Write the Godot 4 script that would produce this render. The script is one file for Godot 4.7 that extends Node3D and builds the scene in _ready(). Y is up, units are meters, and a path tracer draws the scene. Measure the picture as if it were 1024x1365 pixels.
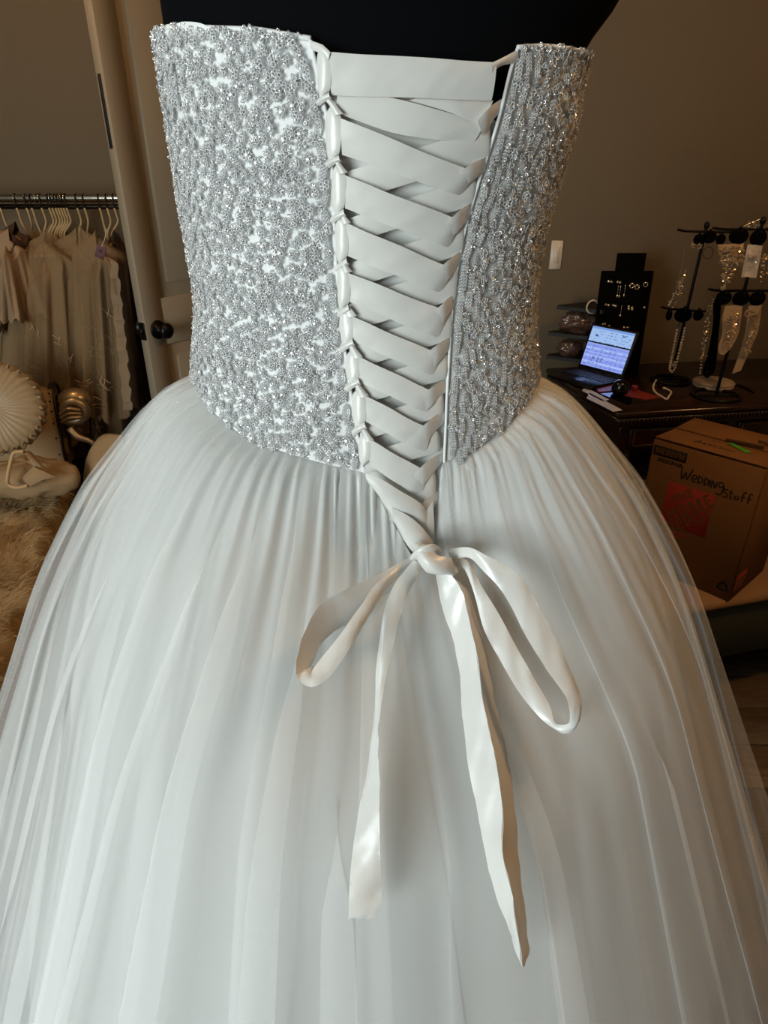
extends Node3D

# A ball gown on a dark dress form, seen from behind, in a bridal shop. Units are metres, y is up.

const EYE := Vector3(0, 1.45, 0)
const PITCH := 27.0
const FOCAL := 850.0          # in pixels of the 1024 x 1365 frame

var M := {}
var used := {}
var rng := RandomNumberGenerator.new()


# ---------------------------------------------------------------- scene tree
func numbered(called: String) -> String:
	var n: int = used.get(called, 0)
	used[called] = n + 1
	return called if n == 0 else "%s_%03d" % [called, n]


func thing(called: String, label: String, category: String, at := Vector3.ZERO, turn := 0.0, group := "") -> Node3D:
	var o := Node3D.new()
	o.name = numbered(called)
	add_child(o, true)
	o.position = at
	o.rotation.y = turn
	tag(o, label, category, group)
	return o


func tag(o: Node3D, label: String, category: String, group := "") -> void:
	o.set_meta("label", label)
	o.set_meta("category", category)
	if group != "":
		o.set_meta("group", group)


func part(called: String, mesh: Mesh, mat: Material, parent: Node, at := Vector3.ZERO, turn := Vector3.ZERO) -> MeshInstance3D:
	var o := MeshInstance3D.new()
	o.mesh = mesh
	if mat:
		o.material_override = mat
	o.position = at
	o.rotation = turn
	if parent == self:
		o.name = numbered(called)
	else:
		var n := 0
		var nm := called
		while parent.has_node(NodePath(nm)) and n < 40:
			n += 1
			nm = "%s_%03d" % [called, n]
		o.name = nm
	parent.add_child(o, true)
	return o


func piece(called: String, mesh: Mesh, mat: Material, label: String, category: String, at := Vector3.ZERO, turn := Vector3.ZERO, group := "") -> MeshInstance3D:
	var o := part(called, mesh, mat, self, at, turn)
	tag(o, label, category, group)
	return o


func structure(called: String, mesh: Mesh, mat: Material, at := Vector3.ZERO) -> MeshInstance3D:
	var o := part(called, mesh, mat, self, at)
	o.set_meta("kind", "structure")
	return o


# ---------------------------------------------------------------- materials
func mat(called: String, color: Color, rough := 0.8, metal := 0.0, spec := 0.5) -> StandardMaterial3D:
	var m := StandardMaterial3D.new()
	m.resource_name = called
	m.albedo_color = color
	m.roughness = rough
	m.metallic = metal
	m.metallic_specular = spec
	M[called] = m
	return m


func noise_tex(freq: float, seed_: int, size := 256, octaves := 3, ramp: Gradient = null, kind := FastNoiseLite.TYPE_SIMPLEX_SMOOTH) -> NoiseTexture2D:
	var n := FastNoiseLite.new()
	n.seed = seed_
	n.noise_type = kind
	n.frequency = freq
	n.fractal_octaves = octaves
	var t := NoiseTexture2D.new()
	t.width = size
	t.height = size
	t.seamless = true
	t.noise = n
	if ramp:
		t.color_ramp = ramp
	return t


func ramp2(a: Color, b: Color) -> Gradient:
	var g := Gradient.new()
	g.set_color(0, a)
	g.set_color(1, b)
	return g


func relief(m: StandardMaterial3D, t: Texture2D, depth_cm: float, per_metre: float) -> void:
	m.heightmap_enabled = true
	m.heightmap_texture = t
	m.heightmap_scale = depth_cm
	m.uv1_triplanar = true
	m.uv1_world_triplanar = true
	m.uv1_scale = Vector3.ONE * per_metre


func tinted(m: StandardMaterial3D, t: Texture2D, per_metre := Vector3.ONE) -> void:
	m.albedo_texture = t
	m.uv1_triplanar = true
	m.uv1_world_triplanar = true
	m.uv1_scale = per_metre


func sheer(m: StandardMaterial3D, alpha: float) -> StandardMaterial3D:
	m.transparency = BaseMaterial3D.TRANSPARENCY_ALPHA
	m.albedo_color.a = alpha
	m.cull_mode = BaseMaterial3D.CULL_DISABLED
	return m


func make_materials() -> void:
	var cloth := noise_tex(0.09, 3, 256, 4)
	var weave := noise_tex(0.35, 5, 256, 2)
	var m := mat("bodice_satin", Color(0.90, 0.91, 0.91), 0.55)
	relief(m, weave, 0.008, 14.0)
	m = mat("ribbon_satin", Color(0.87, 0.87, 0.855), 0.32, 0.0, 0.6)
	relief(m, weave, 0.006, 16.0)
	m.rim_enabled = true
	m.rim = 0.25
	m = mat("lining_satin", Color(0.78, 0.785, 0.775), 0.40, 0.0, 0.5)
	m = mat("modesty_satin", Color(0.88, 0.89, 0.88), 0.45)
	m = mat("tulle", Color(0.93, 0.935, 0.93), 0.65, 0.0, 0.4)
	sheer(m, 0.32)
	m = mat("fine_tulle", Color(0.93, 0.935, 0.93), 0.7, 0.0, 0.4)
	sheer(m, 0.19)
	m = mat("thread", Color(0.78, 0.77, 0.73), 0.8)
	m = mat("sequin", Color(0.63, 0.64, 0.65), 0.14, 0.0, 0.7)
	sheer(m, 0.62)
	m = mat("crystal_ring", Color(0.97, 0.97, 0.97), 0.08, 0.0, 0.9)
	sheer(m, 0.42)
	m = mat("facet", Color(0.95, 0.95, 0.95), 0.05, 0.85, 0.9)
	m = mat("seed_bead", Color(0.95, 0.95, 0.95), 0.07, 0.7, 0.8)
	m = mat("form_black", Color(0.05, 0.052, 0.06), 0.95, 0.0, 0.1)
	m = mat("stand_iron", Color(0.02, 0.02, 0.02), 0.5, 0.6)
	# room
	m = mat("wall_paint", Color(0.405, 0.355, 0.285), 0.85, 0.0, 0.3)
	relief(m, noise_tex(0.16, 8, 256, 3), 0.05, 3.0)
	m = mat("ceiling_paint", Color(0.72, 0.70, 0.66), 0.9)
	m = mat("trim_paint", Color(0.74, 0.72, 0.68), 0.5)
	m = mat("door_paint", Color(0.55, 0.50, 0.42), 0.5, 0.0, 0.4)
	m = mat("black_metal", Color(0.02, 0.019, 0.018), 0.38, 0.5)
	m = mat("slot_black", Color(0.01, 0.01, 0.01), 0.7)
	for i in 4:
		var g := Gradient.new()
		var s: float = [1.0, 0.85, 1.12, 0.95][i]
		g.set_color(0, Color(0.235 * s, 0.20 * s, 0.17 * s))
		g.set_color(1, Color(0.40 * s, 0.355 * s, 0.31 * s))
		m = mat("floor_plank_%d" % i, Color.WHITE, 0.55)
		tinted(m, noise_tex(0.03, 20 + i, 256, 4, g), Vector3(1.2, 1.2, 9.0))
	m = mat("window_glass", Color(1, 1, 1), 0.02)
	sheer(m, 0.06)
	m = mat("chrome", Color(0.80, 0.78, 0.74), 0.16, 1.0)
	m = mat("chrome_dark", Color(0.16, 0.14, 0.12), 0.3, 1.0)
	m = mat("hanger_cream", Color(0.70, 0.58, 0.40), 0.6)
	# hanging garments
	var lace := noise_tex(0.22, 31, 256, 2, null, FastNoiseLite.TYPE_CELLULAR)
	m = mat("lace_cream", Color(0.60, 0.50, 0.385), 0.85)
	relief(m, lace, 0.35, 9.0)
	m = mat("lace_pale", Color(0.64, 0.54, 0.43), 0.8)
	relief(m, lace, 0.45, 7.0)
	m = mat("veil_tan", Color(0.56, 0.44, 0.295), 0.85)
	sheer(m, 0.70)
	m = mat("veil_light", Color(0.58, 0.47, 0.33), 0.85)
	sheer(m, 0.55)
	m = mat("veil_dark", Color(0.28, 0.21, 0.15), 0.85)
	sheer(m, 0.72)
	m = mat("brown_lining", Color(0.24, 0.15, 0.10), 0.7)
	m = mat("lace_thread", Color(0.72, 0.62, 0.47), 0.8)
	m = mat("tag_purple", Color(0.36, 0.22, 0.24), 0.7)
	# chaise
	m = mat("ivory_cloth", Color(0.58, 0.48, 0.335), 0.75)
	relief(m, weave, 0.02, 8.0)
	m = mat("cushion_satin", Color(0.60, 0.51, 0.385), 0.5)
	m = mat("cotton_cream", Color(0.57, 0.465, 0.33), 0.85)
	relief(m, cloth, 0.08, 5.0)
	m = mat("silver_leaf", Color(0.74, 0.66, 0.54), 0.36, 0.8)
	m = mat("dark_silver", Color(0.22, 0.19, 0.16), 0.35, 0.9)
	m = mat("fur", Color(0.62, 0.50, 0.33), 0.95)
	m = mat("fur_tip", Color(0.66, 0.54, 0.37), 0.9)
	m = mat("nail_dark", Color(0.10, 0.08, 0.06), 0.4, 0.8)
	m = mat("frame_tan", Color(0.68, 0.55, 0.37), 0.55)
	# desk side
	var wood := Gradient.new()
	wood.set_color(0, Color(0.10, 0.05, 0.032))
	wood.set_color(1, Color(0.20, 0.105, 0.062))
	m = mat("dark_wood", Color.WHITE, 0.22, 0.0, 0.55)
	tinted(m, noise_tex(0.02, 41, 256, 4, wood), Vector3(1.5, 9.0, 9.0))
	m = mat("wood_inlay", Color(0.30, 0.19, 0.10), 0.4)
	m = mat("velvet_black", Color(0.012, 0.011, 0.011), 0.95, 0.0, 0.2)
	m = mat("shelf_black", Color(0.05, 0.045, 0.042), 0.5)
	m = mat("laptop_shell", Color(0.075, 0.075, 0.082), 0.35, 0.6)
	m = mat("key_black", Color(0.03, 0.03, 0.033), 0.5)
	m = mat("switch_plate", Color(0.82, 0.77, 0.70), 0.35)
	m = mat("paper_blue", Color(0.78, 0.82, 0.90), 0.7)
	m = mat("folder_red", Color(0.50, 0.10, 0.05), 0.45)
	m = mat("folder_orange", Color(0.55, 0.17, 0.06), 0.45)
	m = mat("gloss_black", Color(0.015, 0.015, 0.016), 0.12, 0.0, 0.6)
	m = mat("cord_white", Color(0.86, 0.80, 0.72), 0.5)
	m = mat("dish_white", Color(0.66, 0.60, 0.53), 0.3)
	m = mat("pearl", Color(0.84, 0.74, 0.62), 0.22, 0.1, 0.7)
	m = mat("rhinestone", Color(0.92, 0.84, 0.72), 0.08, 0.75, 0.8)
	m = mat("gold_chain", Color(0.72, 0.58, 0.42), 0.25, 1.0)
	m = mat("clear_bag", Color(0.95, 0.93, 0.90), 0.12, 0.0, 0.8)
	sheer(m, 0.28)
	m = mat("pink_bag", Color(0.42, 0.31, 0.26), 0.2, 0.0, 0.7)
	sheer(m, 0.55)
	m = mat("pink_paper", Color(0.45, 0.34, 0.31), 0.7)
	m = mat("ivory_lace", Color(0.74, 0.64, 0.52), 0.85)
	sheer(m, 0.85)
	m = mat("cardboard", Color(0.47, 0.325, 0.195), 0.85, 0.0, 0.2)
	relief(m, noise_tex(0.3, 51, 256, 2), 0.02, 6.0)
	m = mat("print_black", Color(0.06, 0.045, 0.035), 0.8)
	m = mat("print_orange", Color(0.60, 0.15, 0.06), 0.75)
	m = mat("tape_green", Color(0.25, 0.62, 0.12), 0.6)
	m = mat("bench_tan", Color(0.53, 0.40, 0.28), 0.7)
	m = mat("bench_green", Color(0.19, 0.205, 0.15), 0.6)


# ---------------------------------------------------------------- meshes
func grid_mesh(p: PackedVector3Array, nu: int, nv: int, wrap := false, flip := false, uv_scale := Vector2.ZERO) -> ArrayMesh:
	# p holds (nu + 1) columns x (nv + 1) rows, row by row; normals are averaged and point to the winding's front
	var w := nu + 1
	var idx := PackedInt32Array()
	idx.resize(nu * nv * 6)
	var nrm := PackedVector3Array()
	nrm.resize(p.size())
	var k := 0
	for j in nv:
		for i in nu:
			var a := j * w + i
			var b := a + 1
			var c := a + w
			var d := c + 1
			if flip:
				var q := b
				b = c
				c = q
			var fn := (p[d] - p[a]).cross(p[b] - p[c])
			nrm[a] += fn
			nrm[b] += fn
			nrm[c] += fn
			nrm[d] += fn
			idx[k] = a
			idx[k + 1] = b
			idx[k + 2] = d
			idx[k + 3] = a
			idx[k + 4] = d
			idx[k + 5] = c
			k += 6
	if wrap:
		for j in nv + 1:
			var s := nrm[j * w] + nrm[j * w + nu]
			nrm[j * w] = s
			nrm[j * w + nu] = s
	# face normal of (a, b, d), clockwise: (d - a) x (b - a); check the sign once and use it for all
	var sgn := 1.0
	var vote := 0.0
	for q in range(0, idx.size(), maxi(6, (idx.size() / 600) * 6)):
		var fa := p[idx[q]]
		var f := (p[idx[q + 2]] - fa).cross(p[idx[q + 1]] - fa)
		vote += signf(f.dot(nrm[idx[q]]))
	if vote < 0.0:
		sgn = -1.0
	for i in nrm.size():
		var n := nrm[i] * sgn
		nrm[i] = n.normalized() if n.length_squared() > 1e-20 else Vector3.UP
	var arr := []
	arr.resize(Mesh.ARRAY_MAX)
	arr[Mesh.ARRAY_VERTEX] = p
	arr[Mesh.ARRAY_NORMAL] = nrm
	arr[Mesh.ARRAY_INDEX] = idx
	if uv_scale != Vector2.ZERO:
		var uv := PackedVector2Array()
		for j in nv + 1:
			for i in w:
				uv.append(Vector2(float(i) / nu * uv_scale.x, float(j) / nv * uv_scale.y))
		arr[Mesh.ARRAY_TEX_UV] = uv
	var m := ArrayMesh.new()
	m.add_surface_from_arrays(Mesh.PRIMITIVE_TRIANGLES, arr)
	return m


func join(list: Array) -> ArrayMesh:
	# list of [mesh, Transform3D]; one surface
	var st := SurfaceTool.new()
	for e in list:
		for s in e[0].get_surface_count():
			st.append_from(e[0], s, e[1])
	return st.commit()


func at_t(x: float, y: float, z: float) -> Transform3D:
	return Transform3D(Basis(), Vector3(x, y, z))


func box(size: Vector3, r := 0.004, centre := Vector3.ZERO) -> ArrayMesh:
	# a box with chamfered edges
	var h := size / 2.0
	r = minf(r, minf(h.x, minf(h.y, h.z)) * 0.9)
	var st := SurfaceTool.new()
	st.begin(Mesh.PRIMITIVE_TRIANGLES)
	var dirs := [Vector3.RIGHT, Vector3.UP, Vector3.BACK]
	var quad := func(a: Vector3, b: Vector3, c: Vector3, d: Vector3) -> void:
		var out := (a + b + c + d) / 4.0
		var q := [a, b, c, a, c, d]
		if (c - a).cross(b - a).dot(out) < 0.0:
			q = [a, c, b, a, d, c]
		for v in q:
			st.add_vertex(v + centre)
	var tri := func(a: Vector3, b: Vector3, c: Vector3) -> void:
		var q := [a, b, c]
		if (c - a).cross(b - a).dot(a + b + c) < 0.0:
			q = [a, c, b]
		for v in q:
			st.add_vertex(v + centre)
	for i in 3:
		var j := (i + 1) % 3
		var k := (i + 2) % 3
		for s in [-1.0, 1.0]:
			var c: Vector3 = dirs[i] * s * h[i]
			var a: Vector3 = dirs[j] * (h[j] - r)
			var b: Vector3 = dirs[k] * (h[k] - r)
			quad.call(c - a - b, c + a - b, c + a + b, c - a + b)
			for s2 in [-1.0, 1.0]:   # the edge between face i and face j
				var e1: Vector3 = dirs[i] * s * h[i] + dirs[j] * s2 * (h[j] - r)
				var e2: Vector3 = dirs[i] * s * (h[i] - r) + dirs[j] * s2 * h[j]
				quad.call(e1 - b, e1 + b, e2 + b, e2 - b)
	for sx in [-1.0, 1.0]:
		for sy in [-1.0, 1.0]:
			for sz in [-1.0, 1.0]:
				tri.call(Vector3(sx * h.x, sy * (h.y - r), sz * (h.z - r)), Vector3(sx * (h.x - r), sy * h.y, sz * (h.z - r)), Vector3(sx * (h.x - r), sy * (h.y - r), sz * h.z))
	st.set_smooth_group(-1)
	st.generate_normals()
	return st.commit()


func smooth_path(pts: Array, n: int) -> PackedVector3Array:
	var out := PackedVector3Array()
	var last := pts.size() - 1
	for i in last:
		var p0: Vector3 = pts[maxi(i - 1, 0)]
		var p1: Vector3 = pts[i]
		var p2: Vector3 = pts[i + 1]
		var p3: Vector3 = pts[mini(i + 2, last)]
		for k in n:
			out.append(p1.cubic_interpolate(p2, p0, p3, float(k) / n))
	out.append(pts[last])
	return out


func tube(path, r, sides := 8, caps := true) -> ArrayMesh:
	# r: one radius, or a list along the path
	var n: int = path.size()
	var p := PackedVector3Array()
	var t0: Vector3 = (path[1] - path[0]).normalized()
	var up := Vector3.UP if absf(t0.y) < 0.9 else Vector3.RIGHT
	var side := t0.cross(up).normalized()
	var rows := 0
	for i in n:
		var t: Vector3 = (path[mini(i + 1, n - 1)] - path[maxi(i - 1, 0)]).normalized()
		side = (side - t * side.dot(t)).normalized()
		var bi := t.cross(side)
		var ri: float = r if not (r is Array) else lerpf(r[int(floor(float(i) / (n - 1) * (r.size() - 1)))], r[mini(int(floor(float(i) / (n - 1) * (r.size() - 1))) + 1, r.size() - 1)], fposmod(float(i) / (n - 1) * (r.size() - 1), 1.0))
		var list := [ri]
		if caps and i == 0:
			list = [0.0001, ri]
		elif caps and i == n - 1:
			list = [ri, 0.0001]
		for rr in list:
			rows += 1
			for k in sides + 1:
				var a := TAU * k / sides
				p.append(path[i] + (side * cos(a) + bi * sin(a)) * rr)
	return grid_mesh(p, sides, rows - 1, true)


func lathe(profile: Array, segs := 24) -> ArrayMesh:
	# profile of (radius, height), turned about y
	var p := PackedVector3Array()
	for q in profile:
		for k in segs + 1:
			var a := TAU * k / segs
			p.append(Vector3(q.x * cos(a), q.y, q.x * sin(a)))
	return grid_mesh(p, segs, profile.size() - 1, true)


func ball(r: Vector3, segs := 12, rings := 8) -> ArrayMesh:
	var p := PackedVector3Array()
	for j in rings + 1:
		var b := PI * j / rings - PI / 2
		for k in segs + 1:
			var a := TAU * k / segs
			p.append(Vector3(cos(b) * cos(a), sin(b), cos(b) * sin(a)) * r)
	return grid_mesh(p, segs, rings, true)


func ring(r: float, thick: float, segs := 20, sides := 6) -> ArrayMesh:
	# a torus lying in the xz plane
	var p := PackedVector3Array()
	for j in segs + 1:
		var a := TAU * j / segs
		for k in sides + 1:
			var b := TAU * k / sides
			p.append(Vector3((r + thick * cos(b)) * cos(a), thick * sin(b), (r + thick * cos(b)) * sin(a)))
	return grid_mesh(p, sides, segs, true)


func slab(outline: Array, thick: float, y := 0.0) -> ArrayMesh:
	# a flat outline in xz (Vector2 list) given a thickness upward
	var poly := PackedVector2Array(outline)
	var tri := Geometry2D.triangulate_polygon(poly)
	var st := SurfaceTool.new()
	st.begin(Mesh.PRIMITIVE_TRIANGLES)
	st.set_smooth_group(-1)
	for k in range(0, tri.size(), 3):
		var a := Vector3(poly[tri[k]].x, y + thick, poly[tri[k]].y)
		var b := Vector3(poly[tri[k + 1]].x, y + thick, poly[tri[k + 1]].y)
		var c := Vector3(poly[tri[k + 2]].x, y + thick, poly[tri[k + 2]].y)
		if (c - a).cross(b - a).y < 0.0:
			var q := b
			b = c
			c = q
		for v in [a, b, c]:
			st.add_vertex(v)
		for v in [a, c, b]:
			st.add_vertex(v - Vector3(0, thick, 0))
	var n := poly.size()
	var mid := Vector2.ZERO
	for v in poly:
		mid += v / n
	var area := 0.0
	for i in n:
		area += poly[i].cross(poly[(i + 1) % n])
	for i in n:
		var a2 := poly[i]
		var b2 := poly[(i + 1) % n]
		if area > 0.0:
			a2 = poly[(i + 1) % n]
			b2 = poly[i]
		var a := Vector3(a2.x, y, a2.y)
		var b := Vector3(b2.x, y, b2.y)
		var up := Vector3(0, thick, 0)
		for v in [a, b + up, a + up, a, b, b + up]:
			st.add_vertex(v)
	st.generate_normals()
	return st.commit()


func copies(called: String, mesh: Mesh, material: Material, where: Array, parent: Node) -> MultiMeshInstance3D:
	var mm := MultiMesh.new()
	mm.transform_format = MultiMesh.TRANSFORM_3D
	mm.mesh = mesh
	mm.instance_count = where.size()
	for i in where.size():
		mm.set_instance_transform(i, where[i])
	var o := MultiMeshInstance3D.new()
	o.multimesh = mm
	if material:
		o.material_override = material
	o.name = called if parent != self else numbered(called)
	parent.add_child(o, true)
	o.set_meta("kind", "stuff")
	return o


func lut(t: Array, x: float) -> float:
	# piecewise linear table of [x, y], x rising
	if x <= t[0][0]:
		return t[0][1]
	for i in range(1, t.size()):
		if x <= t[i][0]:
			return lerpf(t[i - 1][1], t[i][1], (x - t[i - 1][0]) / (t[i][0] - t[i - 1][0]))
	return t[t.size() - 1][1]


# ---------------------------------------------------------------- places
func ray(px: float, py: float) -> Vector3:
	# the direction from the photographer's position towards a spot of the photograph, forward part 1
	var u := (px - 512.0) / FOCAL
	var v := (py - 682.5) / FOCAL
	var s := sin(deg_to_rad(PITCH))
	var c := cos(deg_to_rad(PITCH))
	var d := Vector3(u, -s - v * c, -(c - v * s))
	return d / -d.z


func at(px: float, py: float, forward: float) -> Vector3:
	return EYE + ray(px, py) * forward


func seen(p: Vector3) -> Vector2:
	var s := sin(deg_to_rad(PITCH))
	var c := cos(deg_to_rad(PITCH))
	var d := p - EYE
	var depth := -d.y * s - d.z * c
	return Vector2(512.0 + FOCAL * d.x / depth, 682.5 - FOCAL * (d.y * c - d.z * s) / depth)


func _ready() -> void:
	rng.seed = 77
	# ---- camera
	var cam := Camera3D.new()
	cam.name = "camera"
	cam.fov = rad_to_deg(2.0 * atan(682.5 / FOCAL))
	cam.near = 0.02
	cam.far = 60.0
	cam.position = EYE
	cam.rotation_degrees = Vector3(-PITCH, 0, 0)
	cam.current = true
	add_child(cam)
	# ---- sky and exposure
	var env := Environment.new()
	env.background_mode = Environment.BG_SKY
	var sky := Sky.new()
	var sm := ProceduralSkyMaterial.new()
	sm.sky_top_color = Color(0.45, 0.60, 0.85)
	sm.sky_horizon_color = Color(0.80, 0.86, 0.93)
	sm.ground_bottom_color = Color(0.30, 0.30, 0.28)
	sm.ground_horizon_color = Color(0.62, 0.64, 0.64)
	sky.sky_material = sm
	env.sky = sky
	env.background_energy_multiplier = 1.2
	env.tonemap_mode = Environment.TONE_MAPPER_LINEAR
	env.tonemap_exposure = 1.06
	env.sdfgi_enabled = true
	env.ssao_enabled = true
	env.ssil_enabled = true
	var we := WorldEnvironment.new()
	we.name = "world_environment"
	we.environment = env
	add_child(we)
	# ---- daylight from the tall window behind the photographer, to the left
	var day := AreaLight3D.new()
	day.name = "window_daylight"
	day.area_size = Vector2(1.3, 1.6)
	day.light_color = Color(0.95, 0.99, 0.985)
	day.light_energy = 8.4
	day.shadow_enabled = true
	day.set("area_range", 12.0)
	day.position = Vector3(-1.85, 1.40, 1.60)
	add_child(day)
	day.look_at(Vector3(-0.55, 1.10, -0.7), Vector3.UP)

	make_materials()
	make_room()
	make_gown()
	make_form()
	make_rack()
	make_chaise()
	make_desk()
	make_box_and_bench()


# ---------------------------------------------------------------- the gown
const CZ := -0.70
const H0 := 1.0
const HALF_W := [0.200, 0.205, 0.204, 0.200, 0.194, 0.187, 0.178, 0.171, 0.173, 0.178, 0.184, 0.187, 0.204, 0.208, 0.150, 0.085, 0.066, 0.064]
const MID_X := [-0.022, -0.022, -0.022, -0.022, -0.022, -0.021, -0.020, -0.019, -0.019, -0.016, -0.011, -0.009, 0.007, 0.010, 0.004, 0.0, 0.0, 0.0]
const HALF_D := [0.127, 0.130, 0.130, 0.127, 0.123, 0.119, 0.1135, 0.110, 0.111, 0.115, 0.120, 0.121, 0.122, 0.114, 0.090, 0.064, 0.060, 0.060]
const GAIN := [[0.0, 0.0], [0.005, 0.012], [0.015, 0.035], [0.035, 0.058], [0.065, 0.084], [0.115, 0.128], [0.165, 0.162], [0.215, 0.194], [0.265, 0.222], [0.365, 0.272], [0.465, 0.322], [0.665, 0.42], [0.865, 0.51], [1.065, 0.57], [1.27, 0.62]]
var gain_fine := PackedFloat32Array()
var phi0 := 0.2
var seam_table: Array = []     # [phi, height] of the waist seam, the laced slit cut into it
var vee_table: Array = []      # the same without the slit


func along(t: Array, h: float) -> float:
	var x := clampf((h - H0) / 0.05, 0.0, t.size() - 1.001)
	var i := int(x)
	return cubic_interpolate(t[i], t[i + 1], t[maxi(i - 1, 0)], t[mini(i + 2, t.size() - 1)], x - i)


func body(phi: float, h: float, off: float) -> Vector3:
	return Vector3(along(MID_X, h) + (along(HALF_W, h) + off) * sin(phi), h, CZ + (along(HALF_D, h) + off) * cos(phi))


func gain(t: float) -> float:
	var x := clampf(t / 0.005, 0.0, gain_fine.size() - 1.001)
	var i := int(x)
	return lerpf(gain_fine[i], gain_fine[i + 1], x - i)


func skirt(phi: float, h: float, off: float, share := 1.0) -> Vector3:
	var hs := lut(vee_table, phi)
	var t := maxf(0.0, hs - h)
	var w := exp(-pow((phi - phi0) / 0.55, 2.0))
	var g := gain(t) * share * lerpf(1.0, smoothstep(0.02, 0.32, t), w) + off
	var low := 1.0 - 0.06 * smoothstep(0.05, 0.5, t)
	return Vector3(along(MID_X, hs) + (along(HALF_W, hs) + g) * sin(phi), h, CZ + (along(HALF_D, hs) + g * low) * cos(phi))


func find(px: float, py: float, off: float, on_skirt: bool) -> Vector2:
	# (phi, height) of the spot of the gown's smooth surface that lies behind a spot of the photograph
	var q := Vector2((px - 490.0) / 330.0, 1.58 - py / 1650.0)
	if on_skirt:
		q.y = 1.5 - py / 1900.0
	var best := q
	var err := 1e9
	for k in 30:
		var here := seen(skirt(q.x, q.y, off) if on_skirt else body(q.x, q.y, off))
		var d := Vector2(px, py) - here
		if d.length() < err:
			err = d.length()
			best = q
		if err < 0.05:
			break
		var e := 0.002
		var dx := (seen(skirt(q.x + e, q.y, off) if on_skirt else body(q.x + e, q.y, off)) - here) / e
		var dy := (seen(skirt(q.x, q.y + e, off) if on_skirt else body(q.x, q.y + e, off)) - here) / e
		var det := dx.x * dy.y - dx.y * dy.x
		if absf(det) < 1.0:
			break
		var step := Vector2((d.x * dy.y - d.y * dy.x) / det, (dx.x * d.y - dx.y * d.x) / det)
		step.x = clampf(step.x, -0.25, 0.25)
		step.y = clampf(step.y, -0.08, 0.08)
		q += step
		q.x = clampf(q.x, -1.5, 1.5)
		q.y = clampf(q.y, 0.2, 1.72)
	return best


func spot(px: float, py: float, off: float, on_skirt := false) -> Vector3:
	var q := find(px, py, off, on_skirt)
	return skirt(q.x, q.y, off) if on_skirt else body(q.x, q.y, off)


func strip(rows: Array, on_skirt: bool, across := 6, bulge := 0.0, sub := 6, ends := false) -> ArrayMesh:
	# a ribbon: rows of [x, y, lift, x, y, lift] give the two edges on the photograph and how far each stands off the gown
	var a := []
	var b := []
	for r in rows:
		a.append(spot(r[0], r[1], r[2], on_skirt))
		b.append(spot(r[3], r[4], r[5], on_skirt))
	return band(a, b, across, bulge, sub, 0.0007, 0.0024 if on_skirt else 0.0009)


func band(a: Array, b: Array, across := 6, bulge := 0.0, sub := 6, thick := 0.0007, wrinkle := 0.0) -> ArrayMesh:
	var crease := FastNoiseLite.new()
	crease.seed = int(absf(a[0].x * 9000.0 + a[0].y * 7000.0))
	crease.frequency = 1.0
	var pa := smooth_path(a, sub)
	var pb := smooth_path(b, sub)
	var p := PackedVector3Array()
	var n := pa.size()
	var run := 0.0
	for j in n:
		run += pa[j].distance_to(pa[maxi(j - 1, 0)])
		var along_ := pa[mini(j + 1, n - 1)] + pb[mini(j + 1, n - 1)] - pa[maxi(j - 1, 0)] - pb[maxi(j - 1, 0)]
		var nrm := along_.cross(pb[j] - pa[j])
		nrm = nrm.normalized() if nrm.length() > 1e-9 else Vector3.BACK
		var faced := signf(nrm.dot(EYE - pa[j]))
		for i in across + 1:
			var s := float(i) / across
			var edge := 1.0 - pow(absf(2.0 * s - 1.0), 6.0)
			p.append(pa[j].lerp(pb[j], s) + nrm * (thick * 0.5 * edge + faced * (bulge * sin(PI * s) + wrinkle * crease.get_noise_2d(run * 26.0 + s * 0.7, s * 0.5))))
		for i in across + 1:
			var s := 1.0 - float(i) / across
			var edge := 1.0 - pow(absf(2.0 * s - 1.0), 6.0)
			p.append(pa[j].lerp(pb[j], s) + nrm * (-thick * 0.5 * edge + faced * (bulge * sin(PI * s) + wrinkle * crease.get_noise_2d(run * 26.0 + s * 0.7, s * 0.5))))
		p.append(p[p.size() - (across + 1) * 2])
	return grid_mesh(p, (across + 1) * 2, n - 1, true)


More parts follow.
